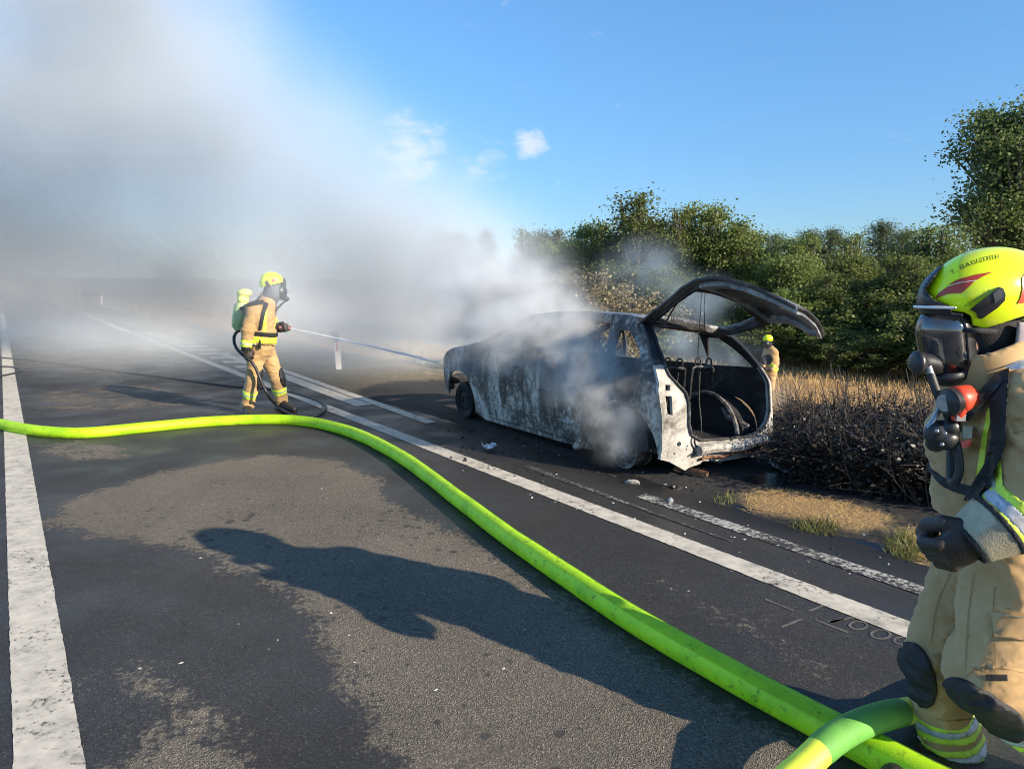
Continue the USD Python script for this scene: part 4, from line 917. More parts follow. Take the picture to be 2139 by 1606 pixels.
path = spline(lifted([(-160, 862), (-60, 872), (20, 890), (90, 901), (180, 904), (300, 893), (430, 881), (560, 876), (650, 882), (740, 905), (840, 955), (960, 1043), (1100, 1146), (1300, 1278), (1500, 1395), (1700, 1502), (1860, 1588), (2000, 1660), (2300, 1790)], 0.062), 190)
k = np.linspace(0, 1, 190)
path[:, :2] += 0.012 * (meshkit.fbm(np.c_[k * 22, k * 0, k * 0], 3, 3) - 0.5)[:, None] * [1, 1]
rad = 0.063 * (1 + 0.05 * (meshkit.fbm(np.c_[k * 40, k * 0 + 3, k * 0], 3, 4) - 0.5))
h = thing('fire_hose', path[95] * [1, 1, 0], 'thick lime green fire hose curving across the whole road', 'fire hose')
part(h, 'jacket', tube(path, rad, 24), HOSE, 60)
t = np.gradient(path, axis=0); t /= np.linalg.norm(t, axis=1, keepdims=True)
nrm = np.cross(t, [0, 0, 1.0]); nrm /= np.linalg.norm(nrm, axis=1, keepdims=True)
part(h, 'seam', tube((path + nrm * (rad * 0.42)[:, None] * -1 + np.array([0, 0, 1]) * (rad * 0.905)[:, None])[60:], 0.0028, 5), HOSE_SEAM, 60)
p2 = spline([W(1560, 1700, 1.98), W(1665, 1612, 2.08), W(1735, 1548, 2.18), W(1800, 1511, 2.28), W(1880, 1487, 2.42), W(1960, 1480, 2.58), W(2060, 1490, 2.75), W(2180, 1520, 2.9)], 70)
p2[:, 2] = np.maximum(p2[:, 2], 0.05)
h2 = thing('yellow_hose', p2[30] * [1, 1, 0], 'yellow hose bending over the thick lime one behind the boots', 'fire hose')
part(h2, 'jacket', tube(p2, 0.047, 22), HOSE_Y, 60)
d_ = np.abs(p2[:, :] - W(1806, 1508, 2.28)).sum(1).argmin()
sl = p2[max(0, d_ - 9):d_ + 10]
part(h2, 'green_sleeve', tube(sl, np.r_[.0475, np.full(len(sl) - 2, .0495), .0475], 22), HOSE_G, 60)  # green stretch of the hose, a slightly wider tube

# ---------------------------------------------------------------- marker posts and the two far signs
POSTW = plain('post_white', (0.66, 0.62, 0.57), 0.6, 0.12, 10)
POSTR = plain('post_red', (0.55, 0.06, 0.03), 0.4, 0.1, 10)
POSTK = plain('post_black', (0.03, 0.03, 0.035), 0.6, 0.2, 10)
def post(p, h, label, group=None, tilt=0.0, wide=0.12):
    t_ = thing('marker_post', p, label, 'marker post', group)
    prof = sg.Polygon([(-wide / 2, -0.035), (wide / 2, -0.035), (wide / 2, 0.0), (0.02, 0.045), (-0.02, 0.045), (-wide / 2, 0.0)])
    def seg(z0, z1, o=0.0):
        m = trimesh.creation.extrude_polygon(prof.buffer(o), z1 - z0, engine='earcut')
        a = math.atan2(SIDE[1], SIDE[0]); m.apply_transform(trimesh.transformations.rotation_matrix(a, [0, 0, 1])); m.apply_translation([0, 0, z0])
        if z1 >= h - 1e-6:                                  # the head slopes
            v = m.vertices; top = v[:, 2] > z1 - 1e-6; v[top, 2] += (v[top] @ SIDE) * 0.5
        v = m.vertices; v[:, 0] += tilt * v[:, 2]
        m.apply_translation(p); return m
    part(t_, 'shaft', seg(-0.05, h * 0.74), POSTW)
    part(t_, 'black_band', seg(h * 0.74, h * 0.97, 0.002), POSTK) if group is None else part(t_, 'shaft', seg(h * 0.74, h * 0.97), POSTW)
    part(t_, 'head', seg(h * 0.97, h), POSTW)
    c = p + np.array([tilt * h * 0.62, 0, h * 0.62]) - ROAD * 0.0 + np.cross(SIDE, [0, 0, 1]) * 0.037
    rot = np.stack([SIDE, np.cross([0, 0, 1], SIDE), [0, 0, 1]], 1)
    part(t_, 'reflector', box(c, (0.045, 0.012, 0.2), rot), POSTR)
pp = G(707, 773)
post(pp, 0.80, 'pale marker post with red reflector standing beyond the water jet', tilt=-0.05)
for (px, py), lab in (((213, 634), 'small white marker post, largest of the far row'), ((167, 623), 'white marker post second in the far row'), ((136, 617), 'white marker post third in the far row'), ((116, 614), 'tiny white marker post fourth in the far row'), ((97, 612.5), 'tiny far marker post beside the faintest stretch of the white line')):
    g = G(px, py)
    k_ = min(1.0, 90 / g[1])
    g = g * [k_, k_, 1] if False else g
    post(g, 1.05, lab, 'far marker posts', wide=0.22)
SIGNW = plain('sign_white', (0.75, 0.76, 0.78), 0.5, 0.05, 3)
for (px, py), shape, lab in (((9, 598), 'yield', 'tiny far road sign pointing down, where the road vanishes'), ((25, 600), 'warn', 'tiny far triangular road sign pointing up, where the road vanishes')):
    b = W(px, py, 180.0)
    z0 = b[2]
    t_ = thing('road_sign', b * [1, 1, 0], lab, 'road sign')
    a = 1.15
    pts = [(-a, a * .9), (a, a * .9), (0, -a)] if shape == 'yield' else [(-a, -a), (a, -a), (0, a * .9)]
    m = trimesh.creation.extrude_polygon(sg.Polygon(pts).buffer(0.1), 0.06, engine='earcut')
    m.apply_transform(trimesh.transformations.rotation_matrix(math.pi / 2, [1, 0, 0])); m.apply_translation(b + [0, 0, 0.3])
    part(t_, 'sign_plate', m, SIGNW)
    part(t_, 'sign_pole', tube([b * [1, 1, 0] - [0, 0, 3], b - [0, -0.08, 0.6]], 0.07, 8), POSTW)

bc = thing('black_cable', G(20, 775) * [1, 1, 0], 'black cable loop lying across the white line at the edge of the picture', 'cable')
part(bc, 'cable_loop', tube(spline(lifted([(-160, 764), (-60, 765), (10, 766), (36, 769), (46, 773), (36, 778), (5, 785), (-60, 796), (-160, 806)], .02), 60), .02, 8), RUBBER, 60)
# ---------------------------------------------------------------- people: distance-field bodies, clothes as shells over them
def nz(v):
    v = np.asarray(v, float); return v / np.linalg.norm(v)
def cap(P, a, b, ra, rb):
    a, b = np.asarray(a, float), np.asarray(b, float)
    ab = b - a
    t = np.clip((P - a) @ ab / (ab @ ab), 0, 1)
    return np.linalg.norm(P - a - t[:, None] * ab, axis=1) - (ra + (rb - ra) * t)
def chain(P, pts, rs, k=0.02):
    d = None
    for i in range(len(pts) - 1):
        c = cap(P, pts[i], pts[i + 1], rs[i], rs[i + 1])
        d = c if d is None else smin(d, c, k)
    return d
def smin(a, b, k):
    h = np.clip(0.5 + 0.5 * (b - a) / k, 0, 1)
    return b * (1 - h) + a * h - k * h * (1 - h)
def ell(P, c, r, axes=None):
    q = P - np.asarray(c, float)
    if axes is not None:
        q = q @ np.asarray(axes, float).T
    r = np.asarray(r, float)
    k0 = np.linalg.norm(q / r, axis=1); k1 = np.linalg.norm(q / r ** 2, axis=1)
    return k0 * (k0 - 1) / np.maximum(k1, 1e-9)
def slab(P, c, n, half):
    return np.abs((P - np.asarray(c, float)) @ nz(n)) - half
def poly2(P2, poly):
    """signed distance to a polygon (n x 2)"""
    p = np.asarray(poly, float)
    d = np.full(len(P2), 1e9); inside = np.zeros(len(P2), bool)
    for i in range(len(p)):
        a, b = p[i], p[(i + 1) % len(p)]
        e = b - a; w = P2 - a
        t = np.clip(w @ e / (e @ e), 0, 1)
        d = np.minimum(d, ((w - t[:, None] * e) ** 2).sum(1))
        c = (a[1] > P2[:, 1]) != (b[1] > P2[:, 1])
        x = a[0] + (P2[:, 1] - a[1]) * e[0] / (e[1] if abs(e[1]) > 1e-12 else 1e-12)
        inside ^= c & (P2[:, 0] < x)
    return np.sqrt(d) * np.where(inside, -1, 1)
def snet(f, lo, hi, h):
    """surface nets: the zero surface of f as a mesh of near-square faces"""
    lo, hi = np.asarray(lo, float), np.asarray(hi, float)
    n = np.ceil((hi - lo) / h).astype(int) + 1
    ax = [lo[k] + h * np.arange(n[k]) for k in range(3)]
    B = 7                                                # look only into the blocks that the surface can pass through
    nb = -(-n // B)
    V = np.empty(nb * B)
    bi = np.stack(np.meshgrid(*[np.arange(k) for k in nb], indexing='ij'), -1).reshape(-1, 3)
    fc = f(lo + h * (bi * B + (B - 1) / 2))
    o = np.stack(np.meshgrid(*[np.arange(B)] * 3, indexing='ij'), -1).reshape(-1, 3)
    hit = np.abs(fc) < h * B * 1.15 + .028
    V4 = V.reshape(nb[0], B, nb[1], B, nb[2], B)
    V4[:] = np.sign(fc).reshape(nb[0], 1, nb[1], 1, nb[2], 1)
    for c0 in range(0, int(hit.sum()), 400):
        q = bi[hit][c0:c0 + 400]
        idx3 = q[:, None] * B + o
        vals = f((lo + h * idx3).reshape(-1, 3))
        idx3 = idx3.reshape(-1, 3)
        V[idx3[:, 0], idx3[:, 1], idx3[:, 2]] = vals
    V = V[:n[0], :n[1], :n[2]]
    ins = V < 0
    cnt = sum(ins[a:n[0] - 1 + a, b:n[1] - 1 + b, c:n[2] - 1 + c].astype(int) for a in (0, 1) for b in (0, 1) for c in (0, 1))
    cells = np.argwhere((cnt > 0) & (cnt < 8))
    if len(cells) == 0:
        return None
    idx = -np.ones(n - 1, int); idx[tuple(cells.T)] = np.arange(len(cells))
    acc, num = np.zeros((len(cells), 3)), np.zeros(len(cells))
    corners = [(a, b, c) for a in (0, 1) for b in (0, 1) for c in (0, 1)]
    for ca in corners:
        for k in range(3):
            if ca[k] == 0:
                cb = list(ca); cb[k] = 1
                pa, pb = cells + ca, cells + cb
                va, vb = V[tuple(pa.T)], V[tuple(pb.T)]
                m = (va < 0) != (vb < 0)
                t = np.where(m, va / np.where(m, va - vb, 1), 0)
                acc[m] += (pa + t[:, None] * (pb - pa))[m]; num[m] += 1
    v = lo + h * acc / num[:, None]
    F = []
    for k in range(3):
        sl_a = [slice(None)] * 3; sl_b = [slice(None)] * 3
        sl_a[k], sl_b[k] = slice(0, n[k] - 1), slice(1, n[k])
        e = np.argwhere(ins[tuple(sl_a)] != ins[tuple(sl_b)])
        o1, o2 = (k + 1) % 3, (k + 2) % 3
        e = e[(e[:, o1] > 0) & (e[:, o2] > 0) & (e[:, o1] < n[o1] - 1) & (e[:, o2] < n[o2] - 1)]
        flip = ins[tuple(e.T)]
        q = []
        for d1, d2 in ((1, 1), (0, 1), (0, 0), (1, 0)):
            c = e.copy(); c[:, o1] -= d1; c[:, o2] -= d2
            q.append(idx[tuple(c.T)])
        q = np.stack(q, 1)
        q[~flip] = q[~flip][:, ::-1]
        F.append(q)
    F = np.vstack(F)
    F = F[(F >= 0).all(1)]
    return trimesh.Trimesh(v, tri(F), process=False)
def bounds_of(pts, m):
    p = np.asarray(pts); return p.min(0) - m, p.max(0) + m
def folds(P, d, amp=0.012, sc=1.0, seed=0, band=0.05):
    """cloth folds: stretched noise, only worked out near the surface"""
    out = np.zeros(len(P))
    m = np.abs(d) < band
    if m.any():
        q = P[m] * sc
        w = meshkit.fbm(q * [3, 3, 3] + seed, 2, seed)
        r = np.stack([q[:, 0] * 7 + w * 3.0, q[:, 1] * 7, q[:, 2] * 15 + w * 5], -1)
        ridge = 1 - np.abs(2 * meshkit.fbm(r, 3, seed + 5) - 1) * 2.0
        out[m] = amp * (ridge - 0.5) + amp * 0.8 * (w - .5)
    return out
def drape(poly_px, depth, f, off=0.003, step_px=8, thick=0.0):
    """a flat shape traced at a depth, laid from the camera's side on to the surface f = 0"""
    P = sg.Polygon(poly_px).buffer(0)
    m = poly_sheet(P, step_px, lambda q: np.array([W(a, b, depth) for a, b in q]))
    v = drape_pts(np.asarray(m.vertices), f, off)
    m = trimesh.Trimesh(v, m.faces, process=False)
    if (m.face_normals[:, 1]).mean() > 0:
        m = trimesh.Trimesh(v, m.faces[:, ::-1], process=False)
    if thick:
        dv = np.array([0, 0, EYE]) - v
        m = sheet_solid(m, dv / np.linalg.norm(dv, axis=1, keepdims=True), thick)
    return m
def drape_pts(v, f, off, back=0.5):
    eye = np.array([0, 0, EYE])
    d = v - eye; L = np.linalg.norm(d, axis=1, keepdims=True); d = d / L
    t = L[:, 0] - back
    for _ in range(60):
        s = f(eye + d * t[:, None]) - off
        t = t + np.clip(s, -.05, .05) * 0.8
        t = np.minimum(t, L[:, 0] + 0.4)
    return eye + d * t[:, None]

SUIT = mat('turnout_fabric', {
    'tc': ('texture_coordinate', {}), 'n': ('noise_texture', {'scale': 4.0, 'detail': 6.0, 'roughness': 0.6}), 'n2': ('noise_texture', {'scale': 420.0, 'detail': 2.0}),
    'r': ('rgb_ramp', {'ramp': [(0.3, (0.30, 0.185, 0.080)), (0.5, (0.385, 0.245, 0.112)), (0.7, (0.44, 0.295, 0.145))]}),
    'b': ('bump', {'strength': 0.25, 'distance': 0.002}), 'p': ('principled_bsdf', {'roughness': 0.85, 'specular_ior_level': 0.25, 'sheen_weight': 0.15})},
    [('tc.object', 'n.vector'), ('tc.object', 'n2.vector'), ('n.fac', 'r.fac'), ('r.color', 'p.base_color'), ('n2.fac', 'b.height'), ('b.normal', 'p.normal')], surface='p.BSDF')
LIME = plain('lime_reflective', (0.55, 0.72, 0.06), 0.55, 0.12, 30, 0.15, 300)
SILVER = plain('silver_reflective', (0.42, 0.43, 0.46), 0.38, 0.15, 30, 0.15, 300, metallic=0.2)
HELM = plain('helmet_yellow', (0.66, 0.80, 0.010), 0.22, 0.05, 6, coat=0.4)
RED = plain('helmet_red', (0.36, 0.045, 0.025), 0.35, 0.12, 10)
WHITE_S = plain('white_sticker', (0.7, 0.7, 0.68), 0.4, 0.05, 10)
BLACK = plain('black_plastic', (0.016, 0.016, 0.018), 0.38, 0.25, 20)
BLACKF = plain('black_fabric', (0.012, 0.012, 0.014), 0.85, 0.3, 30, 0.3, 200)
KNEE = plain('knee_pad', (0.010, 0.010, 0.012), 0.62, 0.3, 30, 0.4, 240)
LEATHER = plain('glove_leather', (0.030, 0.022, 0.020), 0.5, 0.5, 18, 0.4, 120)
CUFFM = plain('glove_cuff', (0.33, 0.29, 0.20), 0.8, 0.2, 20, 0.3, 200)
SKIN = plain('skin', (0.48, 0.27, 0.19), 0.55, 0.1, 20)
LILAC = plain('neck_flap', (0.34, 0.29, 0.31), 0.8, 0.12, 14, 0.3, 200)
TANK = plain('air_tank', (0.40, 0.50, 0.24), 0.4, 0.12, 8)
TANKTOP = plain('air_tank_cover', (0.62, 0.66, 0.20), 0.6, 0.12, 12)
ORANGE = plain('orange_red_lamp', (0.62, 0.06, 0.025), 0.4, 0.1, 12)
GREYM = plain('grey_metal', (0.35, 0.35, 0.36), 0.35, 0.1, 20, metallic=0.7)
BLUEW = plain('pale_label', (0.45, 0.50, 0.56), 0.5, 0.2, 60)
LENS = mat('mask_lens', {'f': ('fresnel', {'IOR': 1.5}), 'm0': ('map_range', {'from_min': 0.0, 'from_max': 1.0, 'to_min': 0.12, 'to_max': 0.9}), 't': ('transparent_bsdf', {'color': (0.55, 0.55, 0.57)}), 'g': ('glossy_bsdf', {'color': (0.9, 0.9, 0.92), 'roughness': 0.06}), 'm': ('mix_closure', {})},
           [('f.fac', 'm0.value'), ('m0.result', 'm.fac'), ('t.BSDF', 'm.closure1'), ('g.BSDF', 'm.closure2')], surface='m.closure')

class Figure:
    def __init__(s, J, fwd, h, fold=1.0, bulk=1.0):
        s.J = {k: np.asarray(v, float) for k, v in J.items()}
        s.fwd = nz([*fwd[:2], 0]); s.left = np.array([-s.fwd[1], s.fwd[0], 0]); s.h, s.fold, s.bulk = h, fold, bulk
        J = s.J
        s.up = nz(J['neck'] - J['pelvis'])
        s.arms = {q: [J['shoulder_' + q], J['elbow_' + q], J['wrist_' + q]] for q in 'lr'}
        s.legs = {q: [J['hip_' + q], J['knee_' + q], J['ankle_' + q]] for q in 'lr'}
    def torso(s, P, g=0.0):
        J, l = s.J, s.left
        d = None
        mid = (J['pelvis'] + J['chest']) / 2
        for k in (-1, 0, 1):
            for a, b, ra, rb, w0, w1 in ((J['pelvis'] + s.up * .02, mid, .155, .155, .065, .07), (mid, J['chest'], .155, .15, .07, .085), (J['chest'], J['neck'] - s.up * .06, .15, .10, .085, .08)):
                c = cap(P, a + l * k * w0, b + l * k * w1, ra + g, rb + g)
                d = c if d is None else smin(d, c, .05)
        return smin(d, cap(P, J['shoulder_l'], J['shoulder_r'], .085 + g, .085 + g), .06)
    def arm(s, P, q, g=0.0):
        return chain(P, s.arms[q], np.array([.090, .078, .062]) * s.bulk + g, .03)
    def leg(s, P, q, g=0.0):
        return chain(P, s.legs[q], np.array([.125, .102, .092]) * s.bulk + g, .03)
    def jacket(s, P, plainly=False):
        d = np.maximum(s.torso(P, .012), -(P - s.J['hem']) @ s.up)
        d = smin(smin(d, s.arm(P, 'l'), .014), s.arm(P, 'r'), .014)
        d = smin(d, cap(P, s.J['neck'] - s.up * .05, s.J['neck'] + s.up * .045, .105, .085), .04)
        if not plainly:
            d = d - s.fold * (folds(P, d, .012, .8, 1) + folds(P, d, .0035, 2.6, 9))
        return d
    def trousers(s, P, plainly=False):
        J = s.J
        d = smin(s.leg(P, 'l'), s.leg(P, 'r'), .03)
        d = smin(d, cap(P, J['pelvis'] - s.left * .06, J['pelvis'] + s.left * .06, .145, .145), .05)
        d = smin(d, cap(P, J['pelvis'], (J['pelvis'] + J['chest']) / 2, .14, .13), .05)
        if not plainly:
            d = d - s.fold * (folds(P, d, .013, .8, 4) + folds(P, d, .0035, 2.6, 7))
        for q in 'lr':                                    # straight hems above the boots
            n = nz(J['ankle_' + q] - J['knee_' + q])
            cut = (P - (J['ankle_' + q] + n * .035)) @ n
            near = np.linalg.norm(P - J['ankle_' + q], axis=1) < .3
            d = np.where(near, np.maximum(d, cut), d)
        return d
    def naked(s, P):
        J = s.J
        d = s.torso(P, -.045)
        for q in 'lr':
            d = smin(smin(d, chain(P, s.arms[q] + [J['wrist_' + q] + nz(J['hand_' + q] - J['wrist_' + q]) * .07], [.055, .045, .030, .014], .02), .04), chain(P, s.legs[q] + [J['toe_' + q]], [.085, .06, .022, .022], .02), .05)
        d = smin(d, cap(P, J['neck'] - s.up * .05, J['head'], .055, .06), .03)
        face = nz(J['gaze']); lat = nz(np.cross([0, 0, 1.0], face)); upv = np.cross(face, lat)
        d = smin(d, ell(P, J['head'] + upv * .02 - face * .01, (.095, .075, .112), [face, lat, upv]), .03)
        d = smin(d, ell(P, J['head'] + face * .06 - upv * .06, (.035, .045, .045), [face, lat, upv]), .03)     # jaw
        d = smin(d, cap(P, J['head'] + face * .088 + upv * .02, J['head'] + face * .112 - upv * .02, .010, .015), .012)   # nose
        for k in (-1, 1):
            d = smin(d, ell(P, J['head'] + lat * k * .076 - face * .01, (.022, .010, .03), [face, lat, upv]), .008)   # ears
            d = np.maximum(d, -ell(P, J['head'] + face * .095 + lat * k * .033 + upv * .022, (.014, .018, .010), [face, lat, upv]))   # eye hollows
        return np.maximum(d, -cap(P, J['head'] + face * .10 - upv * .055 - lat * .022, J['head'] + face * .10 - upv * .055 + lat * .022, .004, .004))   # mouth
    def shell(s, f, region, off, pts, m, h):
        lo, hi = bounds_of(pts, m)
        return snet(lambda P: np.maximum(f(P) - off, region(P)), lo, hi, h)
    def ring(s, f, a, b, t, half, off, h, rad=.16):
        """a band round a limb, from a to b at fraction t"""
        a, b = np.asarray(a), np.asarray(b)
        c, n = a + (b - a) * t, nz(b - a)
        def reg(P):
            q = P - c
            x = q @ n
            return np.maximum(np.abs(x) - half, np.linalg.norm(q - x[:, None] * n, axis=1) - rad)
        return s.shell(f, reg, off, [c], rad + .03, h)
    def glove(s, q, curl=1.0, sc=1.0):
        """palm, four unequal bent fingers and a thumb that closes against them"""
        J = s.J
        w, hd = J['wrist_' + q], J['hand_' + q]
        d0 = nz(hd - w)
        lat = nz(J.get('grip_' + q, s.fwd) - d0 * (J.get('grip_' + q, s.fwd) @ d0))     # across the palm, little finger to index
        n = np.cross(d0, lat) * (1 if q == 'l' else -1)                                  # out of the palm
        if (n @ J.get('palm_' + q, n)) < 0: n = -n
        pc = w + d0 * .055 * sc
        fing = []
        for k, (o, ln) in enumerate(((.034, .072), (.012, .080), (-.011, .074), (-.033, .058))):
            p0 = w + d0 * .095 * sc + lat * o * sc
            a1, a2, a3 = curl * .75, curl * 1.6, curl * 2.3
            p1 = p0 + (d0 * math.cos(a1) + n * math.sin(a1)) * ln * .45 * sc
            p2 = p1 + (d0 * math.cos(a2) + n * math.sin(a2)) * ln * .32 * sc
            p3 = p2 + (d0 * math.cos(a3) + n * math.sin(a3)) * ln * .25 * sc
            fing.append([p0 - d0 * .03 * sc, p0, p1, p2, p3])
        th = [w + d0 * .03 * sc + lat * .035 * sc, w + d0 * .06 * sc + lat * .056 * sc + n * .02 * sc, w + d0 * .085 * sc + lat * .05 * sc + n * .045 * sc, w + d0 * .10 * sc + lat * .03 * sc + n * .058 * sc]
        def f(P):
            d = ell(P, pc, (.062 * sc, .050 * sc, .026 * sc), [d0, lat, n])
            d = smin(d, cap(P, w - d0 * .02, w + d0 * .02, .040 * sc, .038 * sc), .02)
            for c in fing:
                d = smin(d, chain(P, c, np.array([.0145, .0145, .0135, .0125, .0115]) * sc, .004), .006)
            return smin(d, chain(P, th, np.array([.018, .017, .0155, .013]) * sc, .005), .010)
        lo, hi = bounds_of(np.vstack(fing + [th, [w]]), .05)
        return f, snet(f, lo, hi, max(.004, s.h * .4))
    def boot(s, q):
        J = s.J
        a, t = J['ankle_' + q], J['toe_' + q]
        fd = nz((t - a) * [1, 1, 0]); sd = np.array([-fd[1], fd[0], 0])
        sole = t[2] - .045
        def f(P):
            d = cap(P, a + nz(J['knee_' + q] - a) * .16, a, .072, .06)
            d = smin(d, cap(P, a - [0, 0, .03], t, .056, .046), .04)
            d = smin(d, cap(P, a - fd * .03 - [0, 0, .035], a, .05, .05), .03)
            d = np.maximum(d, (sole + .012) - P[:, 2])
            return d
        def g(P):
            hgt = P[:, 2]
            x = np.maximum(f(P * [1, 1, 0] + [0, 0, sole + .02]) - .006, np.maximum(sole - hgt, hgt - sole - .024))
            return x
        lo, hi = bounds_of([a, t, a - fd * .05 + [0, 0, .08]], .11)
        lo[2] = sole - .02
        return snet(f, lo, hi, s.h), snet(g, lo, hi, s.h)
    def bounds(s, keys, m):
        return bounds_of([s.J[k] for k in keys], m)
# ---------------------------------------------------------------- the masked firefighter close to the camera
FN = np.array([-0.95, -0.31, 0])
nr = Figure({'pelvis': W(2128, 1170, 2.25), 'chest': W(2114, 920, 2.21), 'neck': W(2096, 772, 2.20), 'head': W(2042, 668, 2.18), 'hem': W(2100, 1075, 2.22), 'gaze': (-.93, -.26, -.26),
             'shoulder_l': W(2148, 842, 2.02), 'elbow_l': W(2172, 1030, 1.95), 'wrist_l': W(2062, 1108, 1.97), 'hand_l': W(1965, 1165, 1.99), 'grip_l': (-.15, -.25, .95), 'palm_l': (.1, 1., .1),
             'shoulder_r': W(2065, 835, 2.40), 'elbow_r': W(2110, 1010, 2.47), 'wrist_r': W(2075, 1100, 2.36), 'hand_r': W(2030, 1130, 2.32),
             'hip_l': W(2112, 1190, 2.14), 'knee_l': W(2058, 1405, 2.10), 'ankle_l': W(2235, 1585, 2.16), 'toe_l': W(2255, 1640, 2.14),
             'hip_r': W(2040, 1180, 2.34), 'knee_r': W(1956, 1378, 2.37), 'ankle_r': W(1994, 1585, 2.40), 'toe_r': G(1868, 1625, .055)}, FN, .0105, fold=1.5)
nr.J['toe_l'][2] = max(nr.J['toe_l'][2], .05)
NP = thing('person', nr.J['toe_r'] * [1, 1, 0], 'firefighter in yellow helmet and black breathing mask walking past close by', 'person')
limb = ['pelvis', 'chest', 'neck', 'head', 'shoulder_l', 'elbow_l', 'wrist_l', 'hand_l', 'shoulder_r', 'elbow_r', 'wrist_r', 'hand_r', 'knee_l', 'ankle_l', 'toe_l', 'hip_r', 'knee_r', 'ankle_r', 'toe_r']
lo, hi = nr.bounds(limb, .2)
part(NP, 'body', snet(nr.naked, lo, hi, .012), SKIN, 180)
lo, hi = nr.bounds(['pelvis', 'chest', 'neck', 'shoulder_l', 'elbow_l', 'wrist_l', 'shoulder_r', 'elbow_r', 'wrist_r'], .24)
part(NP, 'jacket', snet(nr.jacket, lo, hi, .0095), SUIT, 180)
lo, hi = nr.bounds(['pelvis', 'chest', 'hip_l', 'knee_l', 'ankle_l', 'hip_r', 'knee_r', 'ankle_r'], .19)
part(NP, 'trousers', snet(nr.trousers, lo, hi, .0095), SUIT, 180)
for q in 'lr':
    up_, sole_ = nr.boot(q)
    part(NP, 'boot', up_, LEATHER, 180); part(NP, 'boot_sole', sole_, RUBBER, 180)
    gf, gm = nr.glove(q, 1.3, 1.38)
    part(NP, 'glove', gm, LEATHER, 180)
fj, ft = nr.jacket, nr.trousers
e_, w_ = nr.J['elbow_l'], nr.J['wrist_l']
for t, hw, m_, nm in ((.44, .014, LIME, 'sleeve_stripe'), (.60, .020, SILVER, 'sleeve_stripe'), (.76, .014, LIME, 'sleeve_stripe')):
    part(NP, nm, nr.ring(fj, e_, w_, t, hw, .004, .006, .13), m_, 180)
c_ = w_ + nz(nr.J['hand_l'] - w_) * .02
gn = nz(nr.J['hand_l'] - w_)
def cone_ring(P, c, n, half, r0, r1, wall):
    q = P - c; x = q @ n
    rr = np.linalg.norm(q - x[:, None] * n, axis=1)
    r_ = r0 + (r1 - r0) * (x + half) / (2 * half)
    return np.maximum(np.abs(x) - half, np.abs(rr - r_) - wall)
for dx, half, r0, r1, m_ in ((-.008, .042, .088, .066, CUFFM), (-.054, .008, .092, .090, BLACKF), (.038, .008, .067, .062, BLACKF)):
    cc = c_ + gn * dx
    part(NP, 'glove_cuff', snet(lambda P: cone_ring(P, cc, gn, half, r0, r1, .006), cc - .13, cc + .13, .006), m_, 180)
part(NP, 'sleeve_end', nr.ring(fj, e_, w_, .97, .03, .006, .006, .12), BLACKF, 180)
# knee pads, cuffs with reflective bands, pocket
def pad(q, px, d, rad, off=.012, f=ft):
    c = W(*px, d)
    kn = nr.J['knee_' + q]
    sh = nz(nr.J['ankle_' + q] - kn)
    ax0 = nz(c - kn); sd_ = nz(np.cross(sh, ax0)); ax0 = np.cross(sd_, sh)
    return nr.shell(f, lambda P: ell(P, c, rad, [ax0, sd_, sh]), off, [c], max(rad) + .02, .007)
part(NP, 'knee_pad', pad('r', (1897, 1412), 2.33, (.085, .09, .145)), KNEE, 180)
part(NP, 'knee_pad', pad('l', (2052, 1492), 2.06, (.085, .105, .16), .014), KNEE, 180)
k_, a_ = nr.J['knee_r'], nr.J['ankle_r']
for t, hw, m_ in ((.545, .011, LIME), (.60, .013, SILVER), (.655, .011, LIME), (.75, .011, LIME), (.81, .014, SILVER), (.87, .011, LIME)):
    part(NP, 'trouser_stripe', nr.ring(ft, k_, a_, t, hw, .004, .006, .17), m_, 180)
k_, a_ = nr.J['knee_l'], nr.J['ankle_l']
for t, hw, m_ in ((.40, .012, LIME), (.47, .014, SILVER), (.54, .012, LIME)):
    part(NP, 'trouser_stripe', nr.ring(ft, k_, a_, t, hw, .004, .007, .16), m_, 180)
part(NP, 'pocket_flap', drape([(2070, 1280), (2150, 1292), (2150, 1338), (2078, 1330)], 2.04, ft, .016, 10, .012), SUIT, 60)
part(NP, 'pocket_seam', drape([(2068, 1278), (2150, 1289), (2150, 1292), (2069, 1281)], 2.04, ft, .020, 8), CUFFM, 60)
part(NP, 'name_tab', drape([(2060, 1408), (2104, 1408), (2105, 1422), (2061, 1421)], 2.02, ft, .006, 8), BLACKF, 60)
# jacket front: reflective band, straps, collar patch
part(NP, 'chest_stripe', drape([(2063, 852), (2074, 850), (2062, 915), (2054, 985), (2058, 1048), (2044, 1048), (2040, 985), (2050, 915)], 2.06, fj, .004, 8), LIME, 60)
part(NP, 'chest_stripe', drape([(2056, 975), (2074, 968), (2080, 1035), (2060, 1046)], 2.06, fj, .004, 8), SILVER, 60)
part(NP, 'chest_stripe', drape([(2076, 965), (2090, 960), (2096, 1030), (2082, 1036)], 2.06, fj, .004, 8), LIME, 60)
part(NP, 'shoulder_strap', drape([(2068, 788), (2108, 768), (2104, 850), (2100, 930), (2085, 968), (2040, 1042), (2012, 1046), (2018, 1030), (2058, 965), (2070, 905), (2066, 840)], 2.04, fj, .016, 8, .012), BLACKF, 60)
part(NP, 'shoulder_strap', drape([(2082, 778), (2098, 792), (2024, 880), (2008, 872), (1990, 890), (1984, 880)], 2.05, fj, .022, 8, .010), BLACK, 60)
part(NP, 'strap_label', drape([(2084, 760), (2106, 736), (2145, 752), (2150, 768), (2112, 772)], 2.06, fj, .024, 8, .006), BLUEW, 60)
part(NP, 'collar_patch', drape([(2042, 731), (2072, 722), (2086, 748), (2056, 760)], 2.10, fj, .006, 8), BLACKF, 60)
